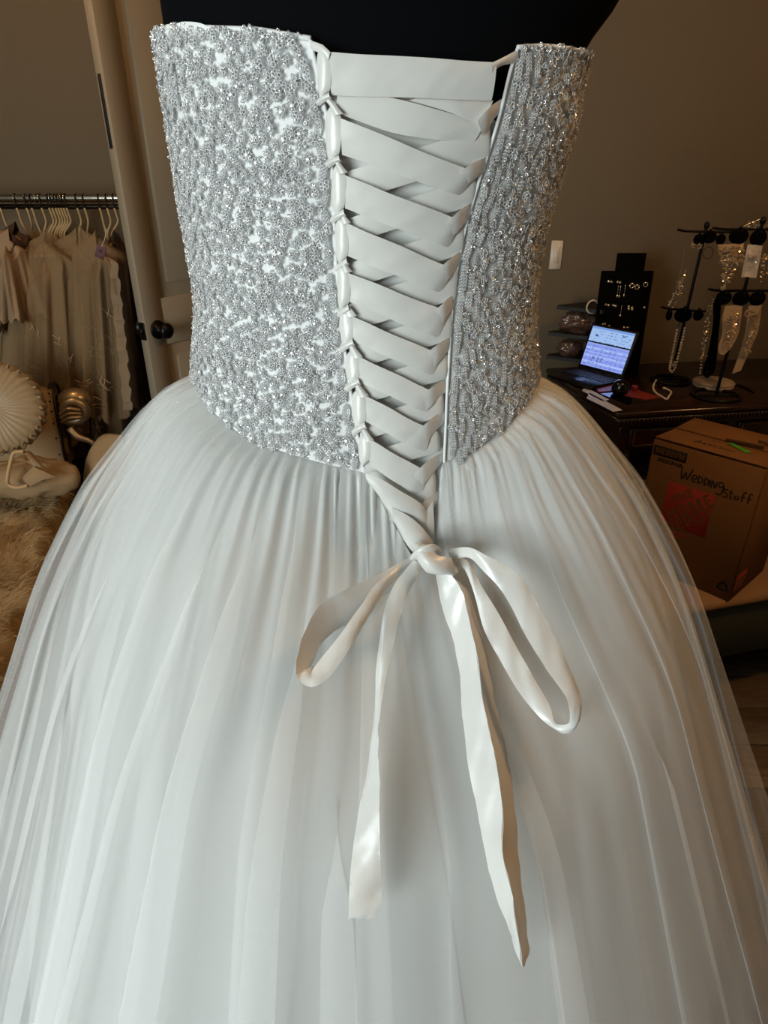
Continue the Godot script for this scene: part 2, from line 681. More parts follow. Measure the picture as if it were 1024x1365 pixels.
func flower_mesh(seed_: int) -> ArrayMesh:
	# a cupped six-petalled sequin with a ring of clear glass loops on it; lies in xz, y is out of the cloth
	var r := RandomNumberGenerator.new()
	r.seed = seed_
	var st := SurfaceTool.new()
	var p := PackedVector3Array()
	var radius := 0.0051
	for j in 4:
		var f: float = [0.0, 0.35, 0.75, 1.0][j]
		for k in 31:
			var a := TAU * k / 30
			var rr := radius * f * (1.0 + 0.2 * cos(a * 6.0) * f)
			p.append(Vector3(rr * cos(a), 0.0006 + 0.0013 * f * f, rr * sin(a)))
	var petals := grid_mesh(p, 30, 3, true)
	var out := ArrayMesh.new()
	out.add_surface_from_arrays(Mesh.PRIMITIVE_TRIANGLES, petals.surface_get_arrays(0))
	out.surface_set_material(0, M.sequin)
	var loops := []
	var loop := ring(0.00145, 0.00042, 10, 5)
	for k in 6:
		var a := TAU * k / 6.0
		var b := Basis(Vector3(-sin(a), 0, cos(a)), r.randf_range(-0.5, 0.9)) * Basis(Vector3(cos(a), 0, sin(a)), r.randf_range(-0.3, 0.3))
		loops.append([loop, Transform3D(b, Vector3(cos(a) * radius * 0.52, 0.0019, sin(a) * radius * 0.52))])
	loops.append([ring(0.0010, 0.0005, 8, 5), at_t(0, 0.0019, 0)])
	var lm := join(loops)
	out.add_surface_from_arrays(Mesh.PRIMITIVE_TRIANGLES, lm.surface_get_arrays(0))
	out.surface_set_material(1, M.crystal_ring)
	# a cut stone in the middle
	var stone := join([[cut_stone(0.00115, 0.0010), Transform3D(Basis(Vector3(1, 0, 0.4).normalized(), r.randf_range(-0.35, 0.35)), Vector3(0, 0.0018, 0))], [cut_stone(0.0006, 0.0006), Transform3D(Basis(Vector3(0, 0, 1), r.randf_range(-0.5, 0.5)), Vector3(0.0030, 0.0021, 0.0008))]])
	out.add_surface_from_arrays(Mesh.PRIMITIVE_TRIANGLES, stone.surface_get_arrays(0))
	out.surface_set_material(2, M.facet)
	return out


func cut_stone(r: float, high: float) -> ArrayMesh:
	# a flat-topped six-sided stone with sharp facets
	var st := SurfaceTool.new()
	st.begin(Mesh.PRIMITIVE_TRIANGLES)
	st.set_smooth_group(-1)
	for k in 6:
		var a := TAU * k / 6.0
		var b := TAU * (k + 1) / 6.0
		var p0 := Vector3(cos(a) * r, 0, sin(a) * r)
		var p1 := Vector3(cos(b) * r, 0, sin(b) * r)
		var q0 := Vector3(cos(a) * r * 0.6, high, sin(a) * r * 0.6)
		var q1 := Vector3(cos(b) * r * 0.6, high, sin(b) * r * 0.6)
		for v in [p0, q1, p1, p0, q0, q1, q0, Vector3(0, high, 0), q1]:
			st.add_vertex(v)
	st.generate_normals()
	return st.commit()


func bugle_mesh() -> ArrayMesh:
	# an elongated cluster: two rows of clear beads on an oval sequin
	var p := PackedVector3Array()
	for j in 3:
		var f: float = [0.0, 0.6, 1.0][j]
		for k in 25:
			var a := TAU * k / 24
			p.append(Vector3(0.0036 * f * cos(a), 0.0006 + 0.0008 * f, 0.0076 * f * sin(a) * (1.0 + 0.06 * cos(8.0 * a))))
	var base := grid_mesh(p, 24, 2, true)
	var out := ArrayMesh.new()
	out.add_surface_from_arrays(Mesh.PRIMITIVE_TRIANGLES, base.surface_get_arrays(0))
	out.surface_set_material(0, M.sequin)
	var loops := []
	var loop := ring(0.00115, 0.0005, 9, 5)
	for k in 5:
		for s in [-1.0, 1.0]:
			loops.append([loop, Transform3D(Basis(Vector3.RIGHT, 0.5), Vector3(s * 0.0013, 0.0018, (k - 2) * 0.0026))])
	var lm := join(loops)
	out.add_surface_from_arrays(Mesh.PRIMITIVE_TRIANGLES, lm.surface_get_arrays(0))
	out.surface_set_material(1, M.crystal_ring)
	return out


func edge_curve(px: Array) -> Array:
	# pixels down the laced edge of a panel -> [height, phi], height rising
	var out := []
	for q in px:
		var f := find(q[0], q[1], 0.004, false)
		out.push_front([f.y, f.x])
	return out


func border(px: Array) -> Array:
	var out := []
	for q in px:
		var f := find(q[0], q[1], 0.004, false)
		out.append([f.x, f.y])
	out.sort_custom(func(a, b): return a[0] < b[0])
	return out


func make_gown() -> void:
	for i in 262:
		# the table, rounded off
		var s := 0.0
		for k in 5:
			s += lut(GAIN, maxf(0.0, i * 0.005 + (k - 2) * 0.006)) / 5.0
		gain_fine.append(s if i > 3 else lut(GAIN, i * 0.005))
	var left_edge := edge_curve([[414, 50], [425, 105], [437, 165], [445, 250], [448, 350], [458, 450], [471, 545], [486, 628]])
	var right_edge := edge_curve([[690, 64], [669, 140], [648, 212], [621, 300], [606, 380], [599, 470], [595, 540], [592, 614]])
	var top_l := border([[206, 48], [225, 38], [290, 40], [345, 42], [414, 54]])
	var top_r := border([[688, 66], [720, 64], [750, 66], [783, 76]])
	var bot_l := border([[262, 512], [281, 545], [330, 584], [400, 609], [450, 622], [487, 630]])
	var bot_r := border([[592, 616], [625, 604], [660, 580], [690, 550], [714, 512]])
	phi0 = 0.5 * (find(485, 622, 0.0, false).x + find(596, 612, 0.0, false).x)
	# seam: flat at the sides, a vee at the back, and the laced slit below the vee
	var side_l: float = bot_l[0][1]
	var side_r: float = bot_r[bot_r.size() - 1][1]
	vee_table = [[-PI, 0.5 * (side_l + side_r)], [-1.9, side_l]]
	seam_table = vee_table.duplicate()
	for q in bot_l:
		vee_table.append(q)
		seam_table.append(q)
	for q in [[512, 678], [530, 708], [548, 738], [574, 742], [580, 725], [583, 690], [588, 650]]:
		var f := find(q[0], q[1], 0.006, false)
		seam_table.append([f.x, f.y])
	for q in bot_r:
		vee_table.append(q)
		seam_table.append(q)
	for t in [vee_table, seam_table]:
		t.append([1.9, side_r])
		t.append([PI, 0.5 * (side_l + side_r)])

	var gown := thing("wedding_dress", "white strapless ball gown with a crystal-beaded corset back, ribbon lacing and full tulle skirt", "dress")
	# ---- bodice panels
	var panels := [["left", left_edge, top_l, bot_l, -1.0], ["right", right_edge, top_r, bot_r, 1.0]]
	var flowers := [flower_mesh(1), flower_mesh(2), flower_mesh(3)]
	var bugle := bugle_mesh()
	var ranked := []
	var panel_nodes := []
	for e in panels:
		var edge: Array = e[1]
		var top: Array = e[2]
		var bot: Array = e[3]
		var s: float = e[4]
		var nu := 90
		var nv := 44
		var p := PackedVector3Array()
		var rim := []
		for j in nv + 1:
			var v := float(j) / nv
			for i in nu + 1:
				var u := pow(float(i) / nu, 1.2)
				var phi := lerpf(lut(edge, 1.4), s * (PI + 0.02 - s * 0.02), u)
				var h := 1.4
				for k in 3:
					h = lerpf(lut(top, phi), lut(bot, phi), v)
					phi = lerpf(lut(edge, h), s * PI, u)
				p.append(body(phi, h, 0.004))
				if j == 0:
					rim.append(body(phi, h + 0.001, 0.004))
		var pn := part("bodice_panel", grid_mesh(p, nu, nv, false, s > 0.0), M.bodice_satin, gown)
		panel_nodes.append(pn)
		part("neckline_binding", tube(smooth_path(rim, 1), 0.0020, 8), M.bodice_satin, pn)
		# a cord piped along the laced edge
		var cord := []
		for k in 24:
			var h := lerpf(lut(bot, lut(edge, 1.2)), lut(top, lut(edge, 1.55)), k / 23.0)
			cord.append(body(lut(edge, h), h, 0.0045))
		part("edge_piping", tube(smooth_path(cord, 2), 0.0016, 6), M.bodice_satin, pn)
		# ---- sequins
		var cell := {}
		var placed := []
		var spacing := 0.0076
		var try_put := func(phi: float, h: float, gap: float, kind: int) -> void:
			var c := body(phi, h, 0.0045)
			var key := Vector3i((c / 0.01).floor())
			for dx in [-1, 0, 1]:
				for dy in [-1, 0, 1]:
					for dz in [-1, 0, 1]:
						for o in cell.get(key + Vector3i(dx, dy, dz), []):
							if o.distance_to(c) < gap:
								return
			if not cell.has(key):
				cell[key] = []
			cell[key].append(c)
			var n := (body(phi + 0.01, h, 0.0045) - c).cross(body(phi, h - 0.004, 0.0045) - c).normalized()
			if n.dot(c - Vector3(0, h, CZ)) < 0.0:
				n = -n
			var up := (body(phi, h - 0.004, 0.0045) - c).normalized()
			var b := Basis(up.cross(n).normalized() * -1.0, n, up).orthonormalized()
			b = b * Basis(Vector3.UP, rng.randf_range(-PI, PI) if kind == 0 else rng.randf_range(-0.25, 0.25))
			b = Basis(b.x, rng.randf_range(-0.30, 0.30)) * Basis(b.z, rng.randf_range(-0.30, 0.30)) * b
			b = b.scaled_local(Vector3.ONE * rng.randf_range(0.86, 1.12))
			placed.append([Transform3D(b, c + n * rng.randf_range(0.0, 0.0012)), kind, n])
		# a column of long clusters down the laced edge
		var ph := 0.0
		for k in 60:
			var h: float = lut(bot, lut(edge, 1.2)) + 0.010 + k * 0.0165
			if h > lut(top, lut(edge, 1.55)) - 0.006:
				break
			ph = lut(edge, h) + s * 0.038
			try_put.call(ph, h, 0.004, 1)
			if s > 0.0:
				try_put.call(ph + s * 0.05, h - 0.007, 0.004, 1)
		for k in 30000:
			var phi: float = lerpf(lut(edge, 1.4) - s * 0.35, s * 2.3, rng.randf())
			var h := lerpf(lut(bot, phi) + 0.002, lut(top, phi) - 0.002, rng.randf())
			if s * (phi - lut(edge, h)) < 0.03:
				continue
			try_put.call(phi, h, spacing, 1 if s > 0.0 and rng.randf() < 0.35 and phi < 0.9 else 0)
		for q in placed:
			var to_eye: Vector3 = EYE - q[0].origin
			ranked.append([q[2].dot(to_eye.normalized()) / to_eye.length(), q[0], q[1], pn])
	ranked.sort_custom(func(a, b): return a[0] > b[0])
	var rest := {}
	for i in ranked.size():
		var q = ranked[i]
		var mesh: ArrayMesh = bugle if q[2] == 1 else flowers[i % 3]
		if i < 300:
			var o := MeshInstance3D.new()
			o.mesh = mesh
			o.transform = q[1]
			o.name = "beaded_sequin" if i == 0 else "beaded_sequin_%03d" % i
			q[3].add_child(o, true)
		else:
			var key := [q[3], mesh]
			if not rest.has(key):
				rest[key] = []
			rest[key].append(q[1])
	for key in rest:
		copies("beaded_sequins", key[1], null, rest[key], key[0])
	# loose seed beads strewn between the flowers
	for e in 2:
		var seeds := []
		var s: float = panels[e][4]
		for k in 1500:
			var phi: float = lerpf(lut(panels[e][1], 1.4), s * 2.2, rng.randf())
			var h := lerpf(lut(panels[e][3], phi) + 0.001, lut(panels[e][2], phi), rng.randf())
			if s * (phi - lut(panels[e][1], h)) < 0.02:
				continue
			seeds.append(Transform3D(Basis.from_euler(Vector3(rng.randf() * TAU, rng.randf() * TAU, 0)), body(phi, h, rng.randf_range(0.0055, 0.0085))))
		for k in 150:   # a fringe of loops along the top edge
			var phi: float = lerpf(lut(panels[e][1], 1.55), s * 2.0, rng.randf())
			seeds.append(Transform3D(Basis.from_euler(Vector3(rng.randf() * TAU, rng.randf() * TAU, 0)), body(phi, lut(panels[e][2], phi) + rng.randf_range(-0.002, 0.003), rng.randf_range(0.004, 0.008))))
		copies("seed_beads", ring(0.0012, 0.0005, 9, 5), M.seed_bead, seeds, panel_nodes[e])

	# ---- modesty panel behind the lacing
	var p := PackedVector3Array()
	for j in 41:
		var v := j / 40.0
		for i in 25:
			var h := lerpf(1.526, 1.085, v)
			var hl := clampf(h, 1.19, 1.56)
			var phi := lerpf(lut(left_edge, hl) - 0.10, lut(right_edge, hl) + (0.10 if h < 1.497 else -0.10), i / 24.0)
			p.append(body(phi, h, -0.001))
	part("modesty_panel", grid_mesh(p, 24, 40), M.modesty_satin, gown)

	make_lacing(gown)
	make_skirt(gown)
	make_bow(gown)


func make_lacing(gown: Node3D) -> void:
	var over := [
		[437, 69, 442, 127, 662, 83, 655, 134], [454, 157, 456, 206, 625, 227, 600, 257], [460, 234, 460, 278, 606, 291, 585, 326],
		[462, 297, 463, 341, 596, 355, 574, 386], [460, 362, 466, 402, 590, 413, 570, 446], [470, 422, 472, 456, 580, 470, 563, 496],
		[478, 475, 479, 509, 573, 520, 556, 545], [485, 526, 488, 562, 568, 570, 553, 598], [488, 583, 494, 621, 563, 626, 547, 656]]
	for k in over.size():
		var q: Array = over[k]
		var rows := []
		var n := 5
		for i in n + 1:
			var s := float(i) / n
			var lift := 0.0115 + 0.002 * sin(PI * s)
			if k == 0:
				lift = 0.011
			var wav := 0.6 * sin(s * 9.0 + k * 2.0)
			rows.append([lerpf(q[0], q[4], s), lerpf(q[1], q[5], s) + wav, lift, lerpf(q[2], q[6], s), lerpf(q[3], q[7], s) + wav * 0.7, lift - 0.001])
		if k > 0:   # the end tucks in under itself at the right
			rows.append([q[4] + 6, q[5] + 8, 0.008, q[6] + 14, q[7] + 4, 0.007])
		part("lacing_ribbon", strip(rows, false, 8, 0.0006 if k else 0.0015), M.ribbon_satin, gown)
		# the hem stitched along the upper edge
	var under := [[647, 168, 647, 214], [629, 237, 626, 275], [614, 302, 612, 340], [606, 354, 603, 400], [599, 414, 597, 454], [592, 472, 591, 506], [586, 525, 585, 556], [580, 575, 582, 603], [575, 627, 576, 664]]
	for k in under.size():
		var q: Array = under[k]
		var left: float = [446, 452, 458, 458, 466, 474, 480, 486, 520][k]
		var slope := 0.33
		var rows := []
		for i in 5:
			var s := i / 4.0
			var x := lerpf(q[0], left, s)
			var y0: float = q[1] + (q[0] - x) * slope
			var y1: float = q[3] + (q[0] - x) * slope * 0.92
			var lift := 0.006 + 0.0015 * sin(PI * s)
			rows.append([x, y0, lift, x + (q[2] - q[0]) * (1.0 - s), y1, lift - 0.0005])
		rows.push_front([q[0] + 5, q[1] + 2, 0.003, q[2] + 5, q[3] - 2, 0.003])
		part("lacing_ribbon", strip(rows, false, 6, 0.0008), M.ribbon_satin, gown)
	# the band that crosses high up, under the wide one
	part("lacing_ribbon", strip([[450, 122, 0.008, 448, 150, 0.007], [520, 130, 0.009, 520, 176, 0.008], [590, 148, 0.009, 580, 186, 0.008], [645, 165, 0.007, 630, 192, 0.006]], false, 6, 0.001), M.ribbon_satin, gown)
	part("lacing_ribbon", strip([[658, 134, 0.0075, 640, 168, 0.0075], [610, 132, 0.008, 600, 150, 0.008], [565, 128, 0.007, 545, 134, 0.007]], false, 4, 0.0005), M.ribbon_satin, gown)
	# loops sewn to the left edge
	var loops := [[421, 66, 441, 128], [432, 146, 454, 212], [440, 224, 460, 284], [446, 291, 464, 349], [448, 356, 466, 411], [451, 415, 472, 457], [459, 470, 480, 509], [467, 522, 488, 568], [476, 581, 495, 618]]
	for k in loops.size():
		var q: Array = loops[k]
		var h: float = q[3] - q[1]
		var rows := [[q[0] + 8, q[1] - 2, 0.004, q[2] - 5, q[1], 0.006], [q[0] + 2, q[1] + h * 0.12, 0.004, q[2], q[1] + h * 0.14, 0.011], [q[0] + 1, q[1] + h * 0.5, 0.004, q[2] + 1, q[1] + h * 0.5, 0.012], [q[0] + 3, q[1] + h * 0.87, 0.004, q[2] - 1, q[1] + h * 0.86, 0.011], [q[0] + 8, q[3] + 2, 0.003, q[2] - 8, q[3], 0.006]]
		part("lacing_loop", strip(rows, false, 8, 0.0035), M.ribbon_satin, gown)
		if k < 8:   # the twist between two loops
			var nx: Array = loops[k + 1]
			part("lacing_loop", strip([[q[0] + 4, q[3] + 15, 0.004, q[0] + 2, q[3] + 4, 0.004], [q[0] + 11, q[3] + 9, 0.010, q[0] + 10, q[3] - 1, 0.010], [q[2] + 2, q[3] + 3, 0.012, q[2] - 2, q[3] - 5, 0.012]], false, 4, 0.0025), M.ribbon_satin, gown)
			part("lacing_loop", strip([[q[2] - 8, q[3] + 5, 0.011, q[2] - 2, q[3] + 1, 0.011], [nx[0] + 8, nx[1] - 4, 0.011, nx[2] - 6, nx[1] - 6, 0.012], [nx[2] - 8, nx[1] + 8, 0.012, nx[2] + 4, nx[1] + 6, 0.012]], false, 4, 0.001), M.ribbon_satin, gown)
	# twisted ends on the right edge
	for q in [[664, 140, 645, 166], [651, 215, 621, 234], [630, 275, 604, 302], [616, 340, 592, 365], [606, 398, 588, 420], [602, 454, 578, 476], [593, 512, 571, 532], [587, 556, 565, 580], [583, 612, 560, 638], [578, 664, 558, 692]]:
		var w := 6.0
		var ax: float = q[0]
		var ay: float = q[1]
		var bx: float = q[2] - 4.0
		var by: float = q[3] + 2.0
		part("lacing_loop", strip([[ax + 6, ay - w * 1.5, 0.002, ax + 5, ay + w * 1.2, 0.002], [lerpf(ax, bx, 0.30), lerpf(ay, by, 0.22) - w * 1.15, 0.0085, lerpf(ax, bx, 0.24), lerpf(ay, by, 0.46) + w * 1.1, 0.0065], [lerpf(ax, bx, 0.72), lerpf(ay, by, 0.55) - w * 1.1, 0.0130, lerpf(ax, bx, 0.62), lerpf(ay, by, 0.92) + w * 1.2, 0.0090], [bx - 4, by - w * 1.3, 0.0130, bx + 2, by + w * 2.1, 0.0085]], false, 6, 0.0004), M.ribbon_satin, gown)
	# a small satin hanging loop folded over the top at the far left
	part("hanging_loop", strip([[220, 50, 0.003, 222, 37, 0.004], [238, 49, 0.003, 243, 29, 0.007], [262, 47, 0.003, 268, 31, 0.007], [284, 47, 0.003, 286, 40, 0.004]], false, 5, 0.001), M.bodice_satin, gown)
	# the knotless bit at the very top right
	part("lacing_loop", strip([[690, 66, 0.005, 690, 84, 0.005], [672, 76, 0.009, 668, 88, 0.009], [655, 84, 0.012, 655, 99, 0.012]], false, 5, 0.0006), M.ribbon_satin, gown)
	part("lacing_loop", strip([[414, 54, 0.005, 414, 66, 0.005], [430, 60, 0.010, 428, 72, 0.010], [441, 70, 0.012, 438, 82, 0.012]], false, 5, 0.0008), M.ribbon_satin, gown)
	# the last crossings, down in the slit of the skirt
	part("lacing_ribbon", strip([[487, 630, 0.012, 500, 652, 0.010], [510, 640, 0.016, 512, 672, 0.013], [535, 655, 0.017, 528, 690, 0.014], [562, 672, 0.014, 550, 700, 0.012], [572, 690, 0.008, 560, 712, 0.007]], false, 7, 0.003), M.ribbon_satin, gown)
	part("lacing_ribbon", strip([[523, 676, 0.018, 530, 700, 0.014], [545, 688, 0.020, 540, 722, 0.016], [562, 702, 0.018, 553, 738, 0.016], [577, 722, 0.014, 566, 742, 0.012]], false, 7, 0.003), M.ribbon_satin, gown)
	part("lacing_ribbon", strip([[577, 668, 0.009, 579, 722, 0.008], [566, 684, 0.011, 570, 716, 0.010], [548, 704, 0.011, 556, 726, 0.010]], false, 5, 0.001), M.ribbon_satin, gown)


func skirt_layer(seed_: int, share: float, amp: float, folds: int, turn_over: float, ks: Array, nu: int, nv: int, bottom: float) -> ArrayMesh:
	# one layer of the skirt: gathered at the seam, waved, and laid over itself in sharp folds that run down from the waist
	var r := RandomNumberGenerator.new()
	r.seed = seed_
	var ph := []
	for i in 12:
		ph.append(r.randf() * TAU)
	var fold := []
	for i in folds:
		var u0 := -PI + TAU * (i + r.randf_range(-0.45, 0.45)) / folds
		fold.append([u0, r.randf_range(0.016, 0.062), r.randf_range(0.45, 1.5) * (-1.0 if r.randf() < 0.4 else 1.0), r.randf_range(-0.12, 0.12), r.randf_range(0.0, 0.28) * (1.0 if r.randf() < 0.5 else 0.1), r.randf_range(0.35, 1.4)])
	var us := PackedFloat32Array()
	for i in nu + 1:   # closer columns on the side that the room sees first
		var s := 2.0 * i / nu - 1.0
		us.append(PI * (0.52 * s + 0.48 * signf(s) * pow(absf(s), 7.0)))
	var p := PackedVector3Array()
	for j in nv + 1:
		var v := pow(float(j) / nv, 1.5)
		for i in nu + 1:
			var u := us[i]
			var hs := lut(seam_table, u)
			var top := lut(vee_table, u)
			var h := lerpf(hs, bottom, v)
			var t := top - h
			var rise := smoothstep(0.0, 0.75, t)
			var calm := 1.0 - 0.62 * exp(-pow((u - phi0) / 0.26, 2.0))
			var mask := 0.6 + 0.4 * sin(2.0 * u + ph[0]) * sin(3.0 * u + ph[1])
			var sway := 0.35 * t * sin(2.0 * u + ph[2])
			var f := 0.0
			for q in ks.size():
				var a: float = ks[q] * u + ph[3 + q] + sway * (q + 1) * 1.7
				f += cos(a) * (0.6 + 0.4 * sin((q + 2.0) * u + ph[7 + q])) / (1.0 + 0.55 * q)
			var phi := u
			var lift := 0.0
			for q in fold:
				var x: float = u - q[0] - q[3] * t
				var w: float = q[1] * (0.55 + 0.45 * smoothstep(0.0, 0.5, t))
				if absf(x) > w * 3.0:
					continue
				x /= w
				var g: float = smoothstep(q[4], q[4] + 0.12, t) * (1.0 - smoothstep(q[5], q[5] + 0.3, t))
				var bell := exp(-x * x)
				phi -= turn_over * absf(q[2]) * g * calm * w * x * bell
				lift += signf(q[2]) * 0.006 * g * calm * clampf(x, -1.2, 1.2) * exp(-x * x * 0.35)
			var gather := smoothstep(0.0, 0.012, t) * (0.0022 * sin(61.0 * u + 2.0 * sin(5.0 * u) + ph[9]) * exp(-t / 0.22) + 0.0016 * sin(97.0 * u + 2.0 * sin(4.0 * u) + ph[10]) * exp(-t / 0.13) + 0.0012 * sin(149.0 * u + ph[11]) * exp(-t / 0.06))
			var e := amp * f * mask * calm * (0.10 * smoothstep(0.0, 0.05, t) + 0.9 * rise) + gather + lift
			p.append(skirt(phi, h, e - amp * 0.8 * rise, share))
	return grid_mesh(p, nu, nv, true)


func make_skirt(gown: Node3D) -> void:
	var lining := part("underskirt", skirt_layer(11, 0.77, 0.036, 12, 0.6, [8.0, 13.0, 21.0], 420, 60, 0.03), M.lining_satin, gown)
	lining.set_meta("label", "opaque white satin underskirt showing through the tulle")
	part("tulle_layer", skirt_layer(12, 0.85, 0.030, 20, 2.8, [9.0, 16.0, 25.0], 1000, 52, 0.02), M.fine_tulle, gown)
	part("tulle_layer", skirt_layer(13, 0.95, 0.032, 26, 3.2, [7.0, 13.0, 22.0], 1000, 52, 0.015), M.tulle, gown)
	part("tulle_layer", skirt_layer(14, 1.05, 0.034, 24, 3.2, [6.0, 11.0, 19.0], 1000, 52, 0.01), M.fine_tulle, gown)


func z7(x: float, y: float) -> Vector2:
	return Vector2(380.0 + x / 2.276, 700.0 + y / 2.276)


func bow_strip(rows: Array, across := 6, bulge := 0.0) -> ArrayMesh:
	var out := []
	for r in rows:
		var a := z7(r[0], r[1])
		var b := z7(r[3], r[4])
		out.append([a.x, a.y, r[2], b.x, b.y, r[5]])
	return strip(out, true, across, bulge, 6)


func make_bow(gown: Node3D) -> void:
	var bow := Node3D.new()
	bow.name = "bow"
	gown.add_child(bow, true)
	# left loop: the far half hangs back, the near half returns in front
	part("bow_loop", bow_strip([[400, 85, 0.028, 405, 135, 0.026], [300, 140, 0.040, 330, 190, 0.020], [200, 188, 0.048, 235, 272, 0.020], [120, 232, 0.052, 160, 316, 0.022], [68, 300, 0.054, 112, 355, 0.026], [42, 390, 0.060, 85, 415, 0.034], [36, 450, 0.068, 74, 438, 0.044], [52, 478, 0.074, 90, 424, 0.056], [88, 490, 0.078, 82, 438, 0.066], [130, 465, 0.080, 110, 402, 0.070], [170, 415, 0.080, 150, 355, 0.072], [205, 360, 0.078, 190, 300, 0.072], [245, 292, 0.070, 232, 242, 0.068], [285, 228, 0.060, 272, 184, 0.060], [322, 180, 0.050, 310, 148, 0.052], [370, 138, 0.038, 362, 108, 0.040], [410, 120, 0.030, 410, 90, 0.030]], 6, 0.002), M.ribbon_satin, bow)
	# right loop
	part("bow_loop", bow_strip([[500, 112, 0.030, 500, 72, 0.030], [556, 98, 0.050, 560, 68, 0.052], [600, 138, 0.062, 612, 92, 0.062], [650, 190, 0.068, 682, 130, 0.066], [690, 255, 0.070, 735, 182, 0.066], [735, 345, 0.072, 790, 285, 0.066], [795, 440, 0.074, 850, 405, 0.066], [845, 510, 0.074, 893, 510, 0.064], [864, 560, 0.072, 897, 575, 0.060], [862, 600, 0.062, 884, 618, 0.052], [838, 606, 0.048, 852, 634, 0.044], [818, 596, 0.040, 815, 618, 0.036], [800, 540, 0.032, 768, 578, 0.030], [750, 455, 0.026, 705, 500, 0.026], [700, 365, 0.024, 650, 405, 0.024], [648, 268, 0.024, 604, 318, 0.024], [600, 190, 0.026, 576, 215, 0.026], [560, 115, 0.030, 545, 135, 0.030], [530, 98, 0.032, 515, 125, 0.032], [500, 100, 0.034, 492, 122, 0.034]], 6, 0.001), M.ribbon_satin, bow)
	# left tail
	part("bow_tail", bow_strip([[388, 108, 0.042, 424, 122, 0.042], [332, 180, 0.054, 378, 200, 0.054], [302, 255, 0.052, 346, 290, 0.052], [288, 340, 0.045, 322, 400, 0.046], [275, 450, 0.034, 300, 490, 0.040], [270, 560, 0.026, 288, 590, 0.042], [262, 660, 0.024, 284, 680, 0.046], [240, 790, 0.024, 286, 800, 0.048], [216, 910, 0.026, 288, 920, 0.046], [202, 1010, 0.030, 290, 1020, 0.040], [195, 1110, 0.034, 292, 1110, 0.036], [193, 1190, 0.036, 292, 1150, 0.034], [200, 1193, 0.034, 272, 1190, 0.032]], 7, 0.001), M.ribbon_satin, bow)
	# right tail, folded along its length: a lit half and a half that turns away
	part("bow_tail", bow_strip([[455, 140, 0.020, 492, 135, 0.030], [478, 250, 0.014, 535, 195, 0.036], [515, 360, 0.012, 556, 275, 0.038], [532, 480, 0.012, 582, 390, 0.040], [540, 600, 0.014, 602, 540, 0.042], [562, 760, 0.016, 636, 695, 0.044], [590, 900, 0.016, 660, 860, 0.046], [612, 1010, 0.016, 660, 985, 0.046], [645, 1130, 0.018, 690, 1130, 0.044], [690, 1270, 0.020, 712, 1270, 0.038], [716, 1335, 0.024, 723, 1340, 0.032]], 7, 0.0), M.ribbon_satin, bow)
	part("bow_tail", bow_strip([[492, 136, 0.030, 515, 165, 0.020], [535, 196, 0.036, 560, 215, 0.014], [556, 276, 0.038, 590, 320, 0.010], [582, 391, 0.040, 622, 430, 0.009], [602, 541, 0.042, 645, 570, 0.008], [636, 696, 0.044, 682, 740, 0.008], [660, 861, 0.046, 702, 900, 0.008], [660, 986, 0.046, 708, 1020, 0.009], [690, 1131, 0.044, 728, 1150, 0.010], [712, 1271, 0.038, 740, 1275, 0.012], [723, 1341, 0.032, 730, 1325, 0.020]], 7, 0.0), M.ribbon_satin, bow)
	# knot: a plump wrap with a hollow left end, and the two bands it squeezes
	part("knot", bow_strip([[392, 92, 0.026, 432, 62, 0.026], [402, 106, 0.044, 446, 72, 0.048], [418, 130, 0.052, 466, 92, 0.056], [436, 146, 0.050, 500, 96, 0.052], [470, 144, 0.040, 508, 106, 0.040], [492, 134, 0.026, 512, 112, 0.026]], 8, 0.010), M.ribbon_satin, bow)
	part("knot", bow_strip([[386, 88, 0.030, 398, 112, 0.030], [408, 64, 0.046, 416, 96, 0.052], [436, 60, 0.046, 446, 84, 0.054], [456, 72, 0.036, 458, 96, 0.042]], 7, 0.006), M.ribbon_satin, bow)


func make_form() -> void:
	var form := thing("dress_form", "black fabric dress form standing inside the white beaded gown", "mannequin", Vector3(0, 0, CZ))
	var p := PackedVector3Array()
	var hs := []
	for j in 46:
		hs.append(lerpf(1.02, 1.84, j / 45.0))
	for h in hs:
		for i in 65:
			var phi := TAU * i / 64
			p.append(body(phi, h, -0.0035) - Vector3(0, 0, CZ))
	for i in 65:
		p.append(Vector3(0, 1.845, 0))
	part("torso", grid_mesh(p, 64, 46, true), M.form_black, form)
	part("neck_cap", lathe([Vector2(0.0, 1.875), Vector2(0.018, 1.872), Vector2(0.02, 1.86), Vector2(0.052, 1.852), Vector2(0.062, 1.842), Vector2(0.0, 1.84)], 24), M.stand_iron, form)
	part("pole", lathe([Vector2(0.0, 1.03), Vector2(0.017, 1.03), Vector2(0.017, 0.05), Vector2(0.0, 0.05)], 16), M.stand_iron, form)
	part("base", lathe([Vector2(0.0, 0.055), Vector2(0.03, 0.052), Vector2(0.20, 0.02), Vector2(0.21, 0.012), Vector2(0.205, 0.0), Vector2(0.0, 0.0)], 32), M.stand_iron, form)


# ---------------------------------------------------------------- the room
const BACK := -3.0
const FRONT := 1.75
const WEST := -2.7
const EAST := 2.6
const CEIL := 2.75


